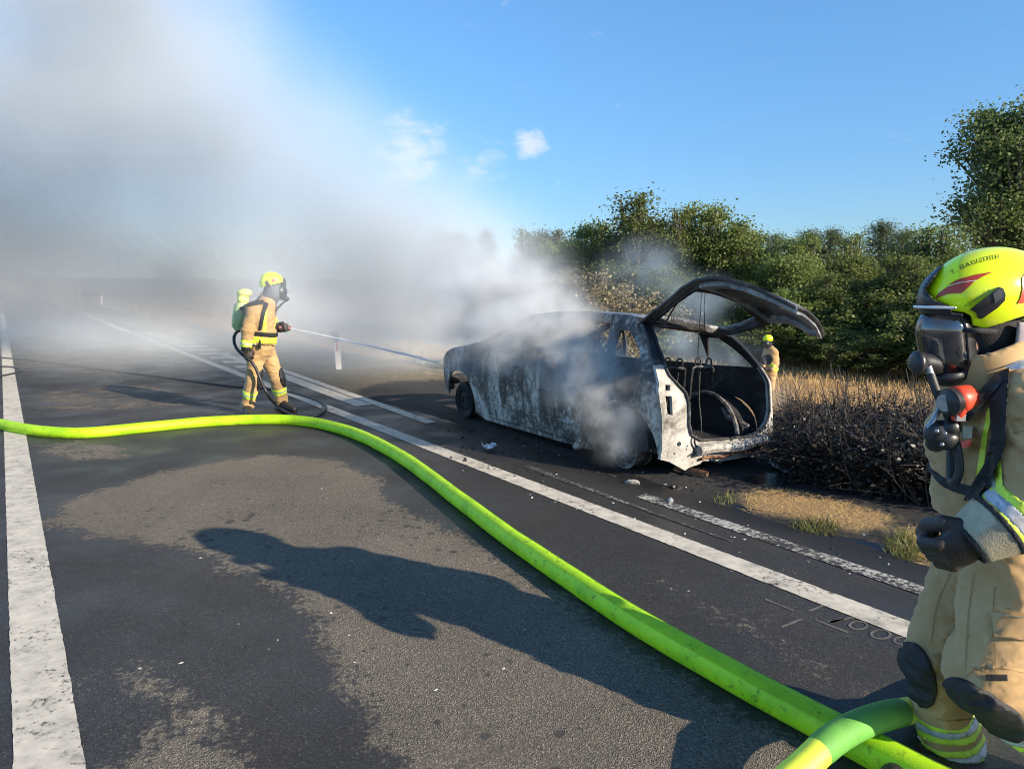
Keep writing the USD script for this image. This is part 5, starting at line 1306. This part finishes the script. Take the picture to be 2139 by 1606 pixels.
part(NP, 'waist_belt', nr.shell(fj, lambda P: slab(P, W(2005, 1052, 2.1), nr.up, .018), .008, [W(2090, 1060, 2.2)], .30, .009), BLACKF, 180)
# collar and hood
head, gz = nr.J['head'], nz(nr.J['gaze'])
latn = nz(np.cross([0, 0, 1.0], gz)); upn = np.cross(gz, latn)
col = lambda P: np.maximum(np.abs(cap(P, W(2066, 790, 2.19), W(2048, 735, 2.18), .135, .118)) - .010, np.maximum(-(P - W(2080, 800, 2.19)) @ nz([-.25, 0, 1]), (P - W(2040, 722, 2.18)) @ nz([-.38, 0, 1])))
part(NP, 'collar', snet(lambda P: col(P) - 0, W(2066, 790, 2.19) - .24, W(2066, 790, 2.19) + .24, .008), SUIT, 180)
part(NP, 'hood', snet(lambda P: smin(ell(P, head - gz * .015 + upn * .02, (.108, .092, .125), [gz, latn, upn]), cap(P, head - upn * .05 - gz * .02, nr.J['neck'], .085, .10), .03), *bounds_of([head, nr.J['neck']], .16), .008), BLACKF, 180)
# helmet
HC = W(2066, 615, 2.18)
ha = nz([-.95, -.25, -.10]); hl = nz(np.cross([0, 0, 1.0], ha)); hu = np.cross(ha, hl)
HR = (.195, .140, .142)
def side2(P):                                      # across the helmet's side, narrowing with distance as sight lines do
    k = 2.06 / P[:, 1]
    return np.stack([P[:, 0] * k, (P[:, 2] - EYE) * k + EYE], 1)
def pxpoly(pts, d): return [tuple(W(a, b, d)[[0, 2]]) for a, b in pts]
def helm_ell(P):
    d = ell(P, HC, HR, [ha, hl, hu])
    return smin(d, ell(P, HC - ha * .06 - hu * .055, (.15, .132, .085), [ha, hl, hu]), .04)
YEL = pxpoly([(1980, 500), (1978, 543), (1968, 559), (1934, 606), (1953, 626), (1982, 638), (1974, 648), (2015, 653), (2028, 660), (2031, 680), (2056, 686), (2088, 677), (2139, 660), (2240, 640), (2280, 560), (2200, 440), (2050, 450)], 2.06)
shellf = lambda P: np.maximum(np.maximum(helm_ell(P), -(helm_ell(P) + .018)), poly2(side2(P), YEL))
part(NP, 'helmet', snet(shellf, HC - .26, HC + .26, .0052), HELM, 180)
FRONT = pxpoly([(1978, 500), (1976, 545), (1966, 560), (1932, 607), (1951, 628), (1990, 641), (1985, 652), (2012, 656), (2010, 664), (1900, 652), (1880, 600), (1900, 520)], 2.06)
frontf = lambda P: np.maximum(np.maximum(ell(P, HC + ha * .014, (.214, .141, .132), [ha, hl, hu]), .05 - (P - HC) @ ha), poly2(side2(P), FRONT))
part(NP, 'helmet_visor', snet(frontf, HC - .26, HC + .26, .0055), BLACK, 180)
brim = lambda P: np.maximum(ell(P, HC + ha * .02, (.222, .145, .15), [ha, hl, hu]), np.maximum(-ell(P, HC + ha * .02, (.210, .138, .15), [ha, hl, hu]), np.maximum(np.abs((P - W(1912, 641, 2.16)) @ nz(hu - ha * .12)) - .0045, .203 - (P - HC) @ ha)))
part(NP, 'brim_edge', snet(brim, HC - .26, HC + .26, .005), WHITE_S, 180)
c3 = lambda pts: [(1850 + x * .3114, 500 + y * .3114) for x, y in pts]
def sticker(name, pts, material, off=.003, label=None):
    part(NP + '/helmet', name, drape(c3(pts), 2.05, helm_ell, off, 3), material, 180, label)
sticker('red_flash', [(330, 402), (352, 362), (412, 318), (505, 290), (600, 278), (545, 330), (508, 360), (420, 364), (365, 382)], RED)
sticker('red_flash', [(412, 308), (480, 270), (600, 236), (722, 217), (650, 250), (612, 272), (510, 283)], RED)
sticker('white_line', [(412, 316), (505, 286), (610, 273), (608, 277), (506, 291)], WHITE_S)
sticker('rear_flash', [(935, 230), (915, 260), (920, 330), (905, 395), (885, 432), (935, 425), (1000, 400), (1000, 250)], ORANGE)
ventp = [(566, 472), (760, 318), (790, 330), (806, 372), (800, 412), (752, 460), (650, 532), (622, 528), (606, 490)]
part(NP + '/helmet', 'side_vent', drape(c3(ventp), 2.05, helm_ell, .010, 3, .012), BLACK, 60)
part(NP + '/helmet', 'vent_slot', drape(c3([(720, 366), (760, 340), (780, 352), (782, 392), (735, 430)]), 2.05, helm_ell, .013, 3), plain('dark_grey_plastic', (0.06, 0.06, 0.065), .3, .2, 20), 60)
def lettering(text, base_pts, height_px, material, name, bold=True):
    """letters set along a curve traced on the helmet, each laid on its surface"""
    bp = spline(np.array(c3(base_pts)), 60)
    d = np.r_[0, np.cumsum(np.linalg.norm(np.diff(bp, axis=0), axis=1))]
    m = meshkit.text_mesh(text, 10.0, 0.5, bold)
    v, f = np.array(m.vertices), np.array(m.faces)
    low_ = v[:, 2] < 0.25
    keep = low_[f].all(1)
    f = f[keep]
    sx = d[-1] / v[:, 0].max()
    x = v[:, 0] * sx
    y = v[:, 1] / 10.0 * height_px
    bx, by = np.interp(x, d, bp[:, 0]), np.interp(x, d, bp[:, 1])
    tx, ty = np.gradient(bp[:, 0], d), np.gradient(bp[:, 1], d)
    ax_, ay_ = np.interp(x, d, tx), np.interp(x, d, ty)
    px, py = bx + ay_ * y, by - ax_ * y
    q = drape_pts(np.array([W(a, b, 2.05) for a, b in zip(px, py)]), helm_ell, .0035)
    mm = trimesh.Trimesh(q, f, process=False)
    if mm.face_normals[:, 1].mean() > 0:
        mm = trimesh.Trimesh(q, f[:, ::-1], process=False)
    part(NP + '/helmet', name, mm, material, False)
INK = plain('helmet_lettering', (0.045, 0.055, 0.012), .5, .1, 20)
lettering('T. BABUDER', [(436, 238), (520, 196), (600, 164), (690, 138), (765, 128)], 8.5, INK, 'lettering', False)
lettering('PGD MATERIJA', [(534, 460), (590, 424), (650, 384), (704, 344)], 5.5, INK, 'lettering', False)
part(NP, 'neck_flap', snet(lambda P: np.maximum(np.abs(ell(P, W(2085, 690, 2.19), (.125, .115, .13))) - .006, np.maximum((P - W(2100, 672, 2.1))[:, 2], np.maximum(W(2112, 700, 2.1)[0] - P[:, 0], W(2112, 735, 2.1)[2] - P[:, 2]))), W(2085, 690, 2.19) - .2, W(2085, 690, 2.19) + .2, .006), LILAC, 180)
# breathing mask: rubber frame, lens, regulator with hose
MC = W(1984, 718, 2.16)
mask_out = lambda P: ell(P, MC, (.082, .078, .098), [gz, latn, upn])
lc = MC + gz * .016
vis = lambda P, r_: cap(P, lc + upn * .048, lc - upn * .034, r_, r_ - .003)
rubber = lambda P: smin(np.maximum(np.maximum(vis(P, .080), (P - MC) @ gz - .018), -np.maximum(vis(P, .070), -.045 - (P - MC) @ gz)), ell(P, W(1982, 782, 2.15), (.060, .052, .034), [gz, latn, upn]), .015)
part(NP, 'mask', snet(rubber, MC - .15, MC + .15, .005), BLACK, 180)
lensf = lambda P: np.maximum(vis(P, .0765), .017 - (P - MC) @ gz)
part(NP, 'mask_lens', snet(lensf, MC - .13, MC + .13, .0035), LENS, 180)
part(NP, 'regulator', snet(lambda P: smin(cap(P, W(1948, 762, 2.13), W(1922, 756, 2.11), .032, .030), ell(P, W(1916, 758, 2.10), (.02, .036, .036)), .01), W(1930, 760, 2.12) - .11, W(1930, 760, 2.12) + .11, .005), BLACK, 180)
part(NP, 'mask_strap', tube(spline([W(2010, 690, 2.09), W(2040, 690, 2.06), W(2080, 692, 2.08)], 10), .008, 6), BLACKF, 60)
part(NP, 'hose_coupling', tube([W(1938, 766, 2.09), W(1944, 782, 2.085)], .011, 10), GREYM, 60)
part(NP, 'breathing_hose', tube(spline([W(1943, 780, 2.085), W(1958, 822, 2.07), W(1978, 862, 2.06), (W(1996, 920, 2.05)), W(2004, 975, 2.04), W(1996, 1005, 2.05), W(1986, 1000, 2.09), W(1986, 940, 2.12)], 50), .0125, 10), RUBBER, 60)
part(NP, 'pressure_tube', tube(spline([W(1992, 828, 2.09), W(1966, 850, 2.07), W(1948, 880, 2.06), W(1936, 894, 2.06)], 16), .008, 8), GREYM, 60)
SEAM = plain('dark_seam', (0.25, 0.145, 0.06), .85, .2, 30)
def seam_line(pts, d, f, wpx=1.6, off=.003):
    c = spline(np.array(pts, float), 24)
    t = np.gradient(c, axis=0); n = np.stack([-t[:, 1], t[:, 0]], 1); n /= np.linalg.norm(n, axis=1, keepdims=True)
    part(NP, 'seam', drape(np.vstack([c + n * wpx / 2, (c - n * wpx / 2)[::-1]]), d, f, off, 6), SEAM, 60)
for pts, d, f in (([(1985, 1195), (1958, 1260), (1944, 1340)], 2.28, ft), ([(2034, 1195), (2022, 1290), (2016, 1400)], 2.03, ft), ([(2008, 1420), (2040, 1400), (2090, 1396), (2139, 1405)], 2.0, ft),
                  ([(2078, 1225), (2074, 1280)], 2.02, ft), ([(2076, 1340), (2080, 1395)], 2.0, ft), ([(2110, 800), (2096, 860), (2090, 940), (2098, 1000)], 2.0, fj), ([(2008, 890), (2010, 960), (2018, 1040)], 2.08, fj),
                  ([(2112, 880), (2140, 872)], 1.98, fj), ([(2112, 905), (2140, 900)], 1.98, fj), ([(1958, 1502), (1990, 1506), (2040, 1500)], 2.3, ft)):
    seam_line(pts, d, f)
# chest lamp and gauges
lamp = thing('chest_lamp', W(1998, 845, 2.04), 'red and black torch clipped on the chest strap of the masked firefighter', 'torch')
part(lamp, 'lamp_body', tube([W(1992, 838, 2.03), W(2002, 835, 2.03), W(2022, 829, 2.05), W(2032, 827, 2.06)], [.036, .041, .036, .022], 18), ORANGE, 40)
part(lamp, 'lamp_head', tube([W(1974, 842, 2.02), W(1980, 841, 2.02), W(1993, 838, 2.03)], [.030, .041, .038], 18), BLACK, 40)
part(lamp, 'lamp_grip', tube([W(2004, 846, 2.02), W(2000, 876, 2.03)], [.024, .016], 10), ORANGE, 40)
part(lamp, 'lamp_clip', box(W(2006, 872, 2.015), (.026, .01, .02)), GREYM)
part(lamp, 'lamp_lens', tube([W(1972.5, 842.5, 2.018), W(1974.5, 842, 2.02)], [.024, .027], 16), GREYM, 40)
gauge = [((1962, 905, 2.06), .045, .03), ((1978, 918, 2.05), .036, .028), ((1955, 925, 2.07), .030, .025), ((1985, 892, 2.05), .03, .03)]
part(NP, 'pressure_gauge', snet(lambda P: np.minimum.reduce([ell(P, W(*c), (a, b, a * .9)) for c, a, b in gauge]), W(1968, 910, 2.06) - .12, W(1968, 910, 2.06) + .12, .005), BLACK, 180)
for (px, py) in ((1957, 900), (1968, 928), (1974, 905)):
    g_ = trimesh.creation.icosphere(1, .006); g_.apply_translation(W(px, py, 2.02)); part(NP, 'gauge_glint', g_, GREYM)
part(NP, 'webbing_tag', drape([(2012, 888), (2032, 890), (2030, 916), (2010, 914)], 2.05, fj, .024, 6, .008), CUFFM)
part(NP, 'orange_tag', drape([(2006, 922), (2030, 918), (2028, 932), (2008, 937)], 2.05, fj, .022, 6, .008), ORANGE)
part(NP, 'harness_buckle', drape([(2000, 866), (2014, 862), (2012, 878), (2000, 882)], 2.05, fj, .034, 6, .008), GREYM)
# air cylinder on the back, mostly out of view
bk = -nr.fwd
part(NP, 'air_cylinder', tube([nr.J['pelvis'] + bk * .26 + nr.up * .05, nr.J['pelvis'] + bk * .26 + nr.up * .10, nr.J['chest'] + bk * .27, nr.J['chest'] + bk * .27 + nr.up * .06], [.05, .08, .08, .04], 18), TANK, 40)
# ---------------------------------------------------------------- the firefighter with the nozzle, and the one in the field
D0 = 9.45
def w9(px, py, d=0.0): return W(px, py, D0 + d)
FF_ = np.array([.88, .47, 0])
fm = Figure({'pelvis': w9(546, 726), 'chest': w9(544, 665), 'neck': w9(556, 628), 'head': w9(572, 606), 'hem': w9(545, 716), 'gaze': (.87, .44, -.22),
             'shoulder_r': w9(529, 646, -.16), 'elbow_r': w9(517, 690, -.27), 'wrist_r': w9(514, 729, -.28), 'hand_r': w9(520, 746, -.27), 'grip_r': (.3, .1, -.2), 'palm_r': (.6, .3, 0),
             'shoulder_l': w9(562, 644, .14), 'elbow_l': w9(567, 680, .18), 'wrist_l': w9(585, 684, .12), 'hand_l': w9(599, 684, .08), 'grip_l': (0, 0, 1.), 'palm_l': (0, -1, 0),
             'hip_r': w9(536, 738, -.08), 'knee_r': w9(528, 795, -.12), 'ankle_r': w9(517, 848, -.05), 'toe_r': G(520, 870, .045),
             'hip_l': w9(556, 736, .10), 'knee_l': w9(578, 788, .14), 'ankle_l': w9(588, 838, .30), 'toe_l': G(614, 855, .05)}, FF_, .016, fold=1.2, bulk=.92)
FP = thing('person', fm.J['toe_r'] * [1, 1, 0], 'firefighter aiming a water jet at the wreck, standing by the hatched road marking', 'person')
lo, hi = fm.bounds(limb, .2)
part(FP, 'body', snet(fm.naked, lo, hi, .02), SKIN, 180)
lo, hi = fm.bounds(['pelvis', 'chest', 'neck', 'shoulder_l', 'elbow_l', 'wrist_l', 'shoulder_r', 'elbow_r', 'wrist_r'], .24)
part(FP, 'jacket', snet(fm.jacket, lo, hi, .015), SUIT, 180)
lo, hi = fm.bounds(['pelvis', 'chest', 'hip_l', 'knee_l', 'ankle_l', 'hip_r', 'knee_r', 'ankle_r'], .19)
part(FP, 'trousers', snet(fm.trousers, lo, hi, .015), SUIT, 180)
for q in 'rl':
    u_, s_ = fm.boot(q)
    part(FP, 'boot', u_, LEATHER, 180); part(FP, 'boot_sole', s_, RUBBER, 180)
    part(FP, 'glove', fm.glove(q, .95, 1.15)[1], LEATHER, 180)
    k_, a_ = fm.J['knee_' + q], fm.J['ankle_' + q]
    part(FP, 'trouser_stripe', fm.ring(fm.trousers, k_, a_, .52, .052, .005, .012, .17), LIME, 180)
    part(FP, 'trouser_stripe', fm.ring(fm.trousers, k_, a_, .52, .016, .007, .010, .17), SILVER, 180)
    e_, w_ = fm.J['elbow_' + q], fm.J['wrist_' + q]
    part(FP, 'sleeve_stripe', fm.ring(fm.jacket, e_, w_, .72, .055, .005, .012, .12), LIME, 180)
    part(FP, 'sleeve_stripe', fm.ring(fm.jacket, e_, w_, .72, .014, .007, .010, .12), SILVER, 180)
    part(FP, 'sleeve_end', fm.ring(fm.jacket, e_, w_, 1.0, .035, .006, .012, .11), BLACKF, 180)
    c = k_ + fm.fwd * .10 - fm.left * (.02 if q == 'r' else .045)
    sh = nz(a_ - k_); a0 = nz(fm.fwd - sh * (fm.fwd @ sh)); sd_ = np.cross(sh, a0)
    part(FP, 'knee_pad', fm.shell(fm.trousers, lambda P: ell(P, c, (.09, .10, .155), [a0, sd_, sh]), .014, [c], .19, .012), KNEE, 180)
tor = lambda P: fm.torso(P, .02)
part(FP, 'waist_stripe', fm.shell(tor, lambda P: slab(P, w9(545, 706), fm.up, .042), .006, [w9(545, 706)], .30, .013), LIME, 180)
part(FP, 'waist_belt', fm.shell(tor, lambda P: slab(P, w9(545, 694), fm.up, .028), .014, [w9(545, 694)], .30, .013), BLACKF, 180)
dr = lambda pts, off, m_, nm, th=.01: part(FP, nm, drape(pts, D0 - .2, fm.jacket, off, 3, th), m_, 60)
dr([(551, 650), (558, 648), (557, 692), (550, 694)], .006, LIME, 'chest_stripe', .004)
dr([(553, 630), (561, 634), (554, 655), (546, 690), (540, 690), (547, 652)], .016, BLACKF, 'shoulder_strap')
dr([(538, 625), (552, 628), (550, 634), (532, 638), (514, 640), (516, 634)], .018, BLACKF, 'shoulder_strap')
part(FP, 'strap_end', tube(spline([w9(543, 694, -.22), w9(543, 712, -.23), w9(542, 728, -.22)], 8), .018, 6), BLACKF, 60)
hd, g_ = fm.J['head'], nz(fm.J['gaze'])
lt = nz(np.cross([0, 0, 1.0], g_)); un = np.cross(g_, lt)
part(FP, 'hood', snet(lambda P: smin(ell(P, hd - g_ * .01, (.115, .10, .13), [g_, lt, un]), cap(P, hd - un * .06, fm.J['neck'] - fm.up * .03, .10, .125), .04), *bounds_of([hd, fm.J['neck']], .18), .012), plain('grey_hood', (0.11, 0.115, 0.13), .85, .2, 20), 180)
hc = w9(569, 588)
h1 = nz([.86, .44, -.25]); h2 = nz(np.cross([0, 0, 1.0], h1)); h3 = np.cross(h1, h2)
he = lambda P: smin(ell(P, hc, (.155, .128, .125), [h1, h2, h3]), ell(P, hc - h1 * .05 - h3 * .06, (.10, .115, .085), [h1, h2, h3]), .04)
hx = lambda P: np.maximum(np.maximum(he(P), -(he(P) + .02)), np.maximum(-(P - (hc - h3 * .045)) @ nz(h3 + h1 * -.55), (P - hc) @ h1 - .125))
part(FP, 'helmet', snet(hx, hc - .24, hc + .24, .009), HELM, 180)
part(FP, 'helmet_visor', snet(lambda P: np.maximum(np.maximum(ell(P, hc + h1 * .012, (.165, .124, .12), [h1, h2, h3]), -ell(P, hc, (.15, .11, .11), [h1, h2, h3])), np.maximum(.118 - (P - hc) @ h1, -.05 - (P - hc) @ h3)), hc - .24, hc + .24, .009), BLACK, 180)
for nm, pts, m_ in (('red_flash', [(566, 585), (574, 580), (582, 580), (578, 586), (571, 591)], RED), ('side_vent', [(553, 589), (558, 585), (565, 596), (562, 602), (556, 598)], BLACK)):
    part(FP + '/helmet', nm, drape(pts, D0 - .13, he, .004, 2), m_, 60)
mc = hd + g_ * .075 - un * .005
part(FP, 'mask', snet(lambda P: smin(ell(P, mc, (.092, .090, .108), [g_, lt, un]), cap(P, mc + g_ * .05 - un * .06, mc + g_ * .11 - un * .075, .04, .034), .02), mc - .22, mc + .22, .011), BLACK, 180)
part(FP, 'mask_lens', snet(lambda P: np.maximum(np.abs(ell(P, mc + un * .012, (.098, .092, .088), [g_, lt, un])) - .003, .03 - (P - mc) @ g_), mc - .15, mc + .15, .008), LENS, 180)
part(FP, 'breathing_hose', tube(spline([mc + g_ * .10 - un * .09, w9(577, 648, -.02), w9(572, 670, -.02), w9(566, 688, -.05)], 16), .014, 7), RUBBER, 60)
# breathing set on the back
part(FP, 'air_cylinder', tube([w9(499, 690, -.02), w9(498, 682, -.02), w9(500, 668), w9(505, 640), w9(507, 632)], [.05, .085, .095, .095, .06], 20), TANK, 40)
part(FP, 'cylinder_cover', snet(lambda P: np.maximum(smin(ell(P, w9(511, 612, .0), (.10, .09, .055)), ell(P, w9(507, 626), (.075, .08, .07)), .04), -1), w9(510, 618) - .2, w9(510, 618) + .2, .013), TANKTOP, 180)
part(FP, 'cylinder_strap', tube([w9(497, 646, -.02), w9(510, 643, -.14), w9(524, 640, -.17)], .024, 8), BLACKF, 60)
part(FP, 'back_plate', box(w9(517, 668), (.06, .22, .42), np.stack([fm.fwd, fm.left, [0, 0, 1]], 1)), BLACK)
# attack hose and nozzle are held: things of their own
az = thing('attack_hose', G(640, 858) * [1, 1, 0], 'thin dark hose held by the firefighter and looping on the road at his boots', 'hose')
pts = [w9(588, 686, .02), w9(560, 690, .12), w9(530, 690, .30), w9(500, 690, .25), w9(489, 704, .05), w9(491, 722, -.06), w9(503, 738, -.22), w9(519, 750, -.30), w9(531, 762, -.30), w9(541, 785, -.28), w9(549, 805, -.30), w9(560, 825, -.32), G(577, 845, .06), G(600, 862, .03), G(628, 872, .025), G(655, 871, .022), G(677, 858, .022), G(680, 849, .022), G(668, 838, .022), G(640, 828, .022), G(602, 818, .022), G(560, 812, .022), G(480, 806, .022), G(360, 790, .022), G(200, 770, .022), G(60, 752, .022), G(-80, 742, .022)]
part(az, 'hose_jacket', tube(spline(pts, 190), .021, 9), RUBBER, 60)
nzl = thing('hose_nozzle', w9(598, 685, .06), 'dark red hose nozzle in the hands of the firefighter', 'nozzle')
part(nzl, 'barrel', tube([w9(582, 685, .02), w9(592, 684.5, .06), w9(600, 685, .09), w9(606, 686, .11)], [.028, .034, .030, .036], 14), plain('nozzle_red', (0.16, 0.045, 0.045), .5, .2, 30), 40)
part(nzl, 'pistol_grip', tube([w9(594, 687, .06), w9(593, 694, .05)], .018, 8), BLACK, 40)
JET = mat('water_spray', {'g': ('geometry', {}), 'n': ('noise_texture', {'scale': 22.0, 'detail': 5.0, 'roughness': .7}), 'm0': ('map_range', {'from_min': .30, 'from_max': .62, 'to_min': .25, 'to_max': .95, 'clamp': True}),
                          't': ('transparent_bsdf', {}), 'd': ('principled_bsdf', {'base_color': (.86, .88, .90), 'roughness': .25}), 'tr': ('translucent_bsdf', {'color': (.86, .88, .9)}), 'mm': ('mix_closure', {'fac': .35}), 'm': ('mix_closure', {})},
          [('g.position', 'n.vector'), ('n.fac', 'm0.value'), ('m0.result', 'm.fac'), ('d.BSDF', 'mm.closure1'), ('tr.BSDF', 'mm.closure2'), ('t.BSDF', 'm.closure1'), ('mm.closure', 'm.closure2')], surface='m.closure')
t = np.linspace(0, 1, 60)
A, B = w9(606, 686, .11), W(914, 757, 8.9)
jp = A + (B - A) * t[:, None] + np.c_[t * 0, t * 0, .012 * 4 * t * (1 - t)] + .012 * np.c_[t * 0, t * 0, meshkit.fbm(np.c_[t * 18, t * 0, t * 0], 3, 2) - .5] * t[:, None]
jet = tube(jp, (.009 + .007 * t) * (1 + .9 * (meshkit.fbm(np.c_[t * 30, t * 0, t * 0], 3, 8) - .5)), 9)
rj = np.random.default_rng(5)
drops = []
for k in range(260):
    x = rj.uniform(.25, 1.02) ** .8
    c = A + (B - A) * x + [0, 0, .012 * 4 * x * (1 - x)] + rj.normal(size=3) * .05 * x
    o = trimesh.creation.icosphere(0, rj.uniform(.003, .008)); o.apply_translation(c); drops.append(o)
wj = thing('water_jet', A, 'thin white jet of water crossing from the nozzle to the car front', 'water jet')
part(wj, 'stream', jet, JET, 60)
part(wj, 'drops', cat(*drops), JET, False, kind='stuff')

D3 = 22.0
def w3(px, py, d=0.0): return W(px, py, D3 + d)
ft3 = np.array([-.75, -.66, 0])
f3 = Figure({'pelvis': w3(1607, 786), 'chest': w3(1610, 749), 'neck': w3(1609, 728), 'head': w3(1604, 715), 'hem': w3(1607, 784), 'gaze': (-.7, -.6, -.35),
             'shoulder_r': w3(1600, 735, .12), 'elbow_r': w3(1594, 755, -.05), 'wrist_r': w3(1595, 766, -.25), 'hand_r': w3(1597, 770, -.3),
             'shoulder_l': w3(1619, 736, -.12), 'elbow_l': w3(1622, 760, -.15), 'wrist_l': w3(1612, 772, -.3), 'hand_l': w3(1607, 774, -.36),
             'hip_r': w3(1603, 790, .08), 'knee_r': w3(1601, 815, .05), 'ankle_r': w3(1603, 838, .1), 'toe_r': w3(1600, 842, 0),
             'hip_l': w3(1611, 790, -.08), 'knee_l': w3(1611, 815, -.1), 'ankle_l': w3(1611, 838, -.05), 'toe_l': w3(1608, 842, -.15)}, ft3, .03, fold=1.3)
P3 = thing('person', f3.J['toe_r'], 'small distant firefighter in yellow helmet standing in the dry field behind the wreck', 'person')
lo, hi = f3.bounds(limb, .22)
part(P3, 'body', snet(f3.naked, lo, hi, .03), SKIN, 180)
part(P3, 'jacket', snet(f3.jacket, lo - .05, hi + .05, .025), SUIT, 180)
part(P3, 'trousers', snet(f3.trousers, lo, hi, .027), SUIT, 180)
part(P3, 'sleeve_stripe', f3.ring(f3.jacket, f3.J['elbow_l'], f3.J['wrist_l'], .6, .05, .01, .022, .13), LIME, 180)
part(P3, 'waist_stripe', f3.shell(f3.jacket, lambda P: slab(P, w3(1609, 772), [0, 0, 1], .05), .01, [w3(1608, 772)], .3, .025), LIME, 180)
hc3 = w3(1604, 708)
part(P3, 'helmet', snet(lambda P: np.maximum(ell(P, hc3, (.155, .15, .14)), hc3[2] - .06 - P[:, 2]), hc3 - .2, hc3 + .2, .018), HELM, 180)
part(P3, 'mask', snet(lambda P: ell(P, w3(1601, 718, -.1), (.085, .085, .10)), w3(1601, 718, -.1) - .15, w3(1601, 718, -.1) + .15, .02), BLACK, 180)
part(P3, 'chest_gear', f3.shell(f3.jacket, lambda P: ell(P, w3(1601, 750, -.2), (.2, .2, .2)), .02, [w3(1601, 750, -.2)], .24, .03), BLACKF, 180)
part(P3, 'hood', snet(lambda P: ell(P, w3(1605, 720), (.12, .12, .14)), w3(1605, 720) - .2, w3(1605, 720) + .2, .025), BLACKF, 180)
for q in 'rl':
    part(P3, 'glove', f3.glove(q, .9, 1.2)[1], LEATHER, 180); part(P3, 'boot', f3.boot(q)[0], LEATHER, 180)
# ---------------------------------------------------------------- what the fire left on the ground, and one modelled puddle glint
ASHW = plain('white_ash', (0.42, 0.41, 0.39), 0.7, 0.35, 30)
FOILM = plain('melted_aluminium', (0.48, 0.49, 0.51), 0.3, 0.25, 14, 0.4, 40, metallic=0.6)
rd = np.random.default_rng(77)
def chunk(p, size, r, flat=.5):
    m = trimesh.creation.icosphere(1, 1.0)
    v = m.vertices * (1 + .5 * (r.random((len(m.vertices), 1)) - .5)) * np.asarray(size) * [1, 1, flat]
    a = r.uniform(0, 6.28); c, s = math.cos(a), math.sin(a)
    v = v @ np.array([[c, -s, 0], [s, c, 0], [0, 0, 1]]).T
    return trimesh.Trimesh(v + p + [0, 0, v[:, 2].max() * .6], m.faces, process=False)
def crumple(pts, wd, seed, h=.05):
    """a torn strip of sheet metal or plastic lying in folds along a path"""
    q = spline([G(*p) for p in pts], 22)
    t = np.gradient(q, axis=0); n = np.cross(t, [0, 0, 1.0]); n /= np.linalg.norm(n, axis=1, keepdims=True)
    rows = []
    for w in np.linspace(-1, 1, 6):
        k = np.arange(22)
        zz = .012 + h * meshkit.fbm(np.c_[k * .7, k * 0 + w * 1.6, k * 0], 3, seed)
        rows.append(q + n * (w * wd * (.6 + .6 * meshkit.fbm(np.c_[k * .5, k * 0, k * 0], 2, seed + 1)))[:, None] + np.c_[k * 0, k * 0, zz])
    v = np.stack(rows, 1).reshape(-1, 3)
    i, j = np.meshgrid(np.arange(21), np.arange(5), indexing='ij')
    f = tri(np.stack([i * 6 + j, i * 6 + j + 1, (i + 1) * 6 + j + 1, (i + 1) * 6 + j], -1).reshape(-1, 4))
    m = trimesh.Trimesh(v, f, process=False)
    if m.face_normals[:, 2].mean() < 0: m = trimesh.Trimesh(v, f[:, ::-1], process=False)
    return sheet_solid(m, np.tile([0, 0, 1.0], (len(v), 1)), .004)
tag(solo('torn_panel', crumple([(1612, 972), (1640, 990), (1668, 1000)], .05, 3), FOILM, smooth=40), 'pale crumpled strip of torn panel lying by the scorched thicket', 'scrap metal')
tag(solo('torn_panel', crumple([(1650, 998), (1690, 996), (1735, 1003)], .03, 5, .03), FOILM, smooth=40), 'thin flattened strip of torn panel beyond the crumpled one', 'scrap metal')
tag(solo('torn_panel', crumple([(1614, 948), (1650, 960), (1690, 972)], .018, 7, .03), ASH, smooth=40), 'narrow grey strip of trim lying under the car corner by the thicket', 'scrap metal')
tag(solo('melted_lump', chunk(G(1401, 1050), (.022, .018, .03), rd, .8), FOILM, smooth=40), 'bright lump added for the reflection in the puddle behind the wreck', 'scrap metal')  # added lump that takes the place of the bright reflection in the puddle
tag(solo('melted_lump', chunk(G(1322, 1010), (.06, .03, .03), rd, .8), ASH, smooth=40), 'bluish grey lump lying between the wreck and the verge line', 'scrap metal')
tag(solo('burnt_scrap', crumple([(1012, 940), (1022, 945), (1033, 938)], .035, 13, .09), FOILM, smooth=40), 'small splayed grey scrap lying above the white line beside the wreck', 'scrap metal')
tag(solo('paper_scrap', crumple([(1493, 968), (1506, 970)], .03, 11, .02), ASHW, smooth=40), 'small pale scrap under the rear bumper beam', 'scrap')
bits, dark = [], []
for k in range(300):
    a = rd.random()
    px, py = (rd.uniform(880, 1500), rd.uniform(880, 1120)) if a < .5 else (rd.uniform(1400, 1900), rd.uniform(960, 1200)) if a < .75 else (rd.uniform(200, 1750), rd.uniform(900, 1450))
    p = G(px, py)
    if p[0] * SIDE[0] + p[1] * SIDE[1] < 3.3 and a < .75: continue
    (bits if rd.random() < (.45 if a < .75 else .8) else dark).append(chunk(p, rd.uniform(.004, .013, 3) * (1 if a < .75 else .8), rd))
for k in range(130):
    p = G(rd.uniform(930, 1480), rd.uniform(870, 1010)); dark.append(chunk(p, rd.uniform(.008, .03, 3), rd))
solo('ash_flakes', cat(*bits), ASHW, 'light ash flakes and crumbs scattered over the road and verge', 'debris', kind='stuff')
solo('charred_crumbs', cat(*dark), CHAR, 'black charred crumbs scattered around the wreck', 'debris', kind='stuff')
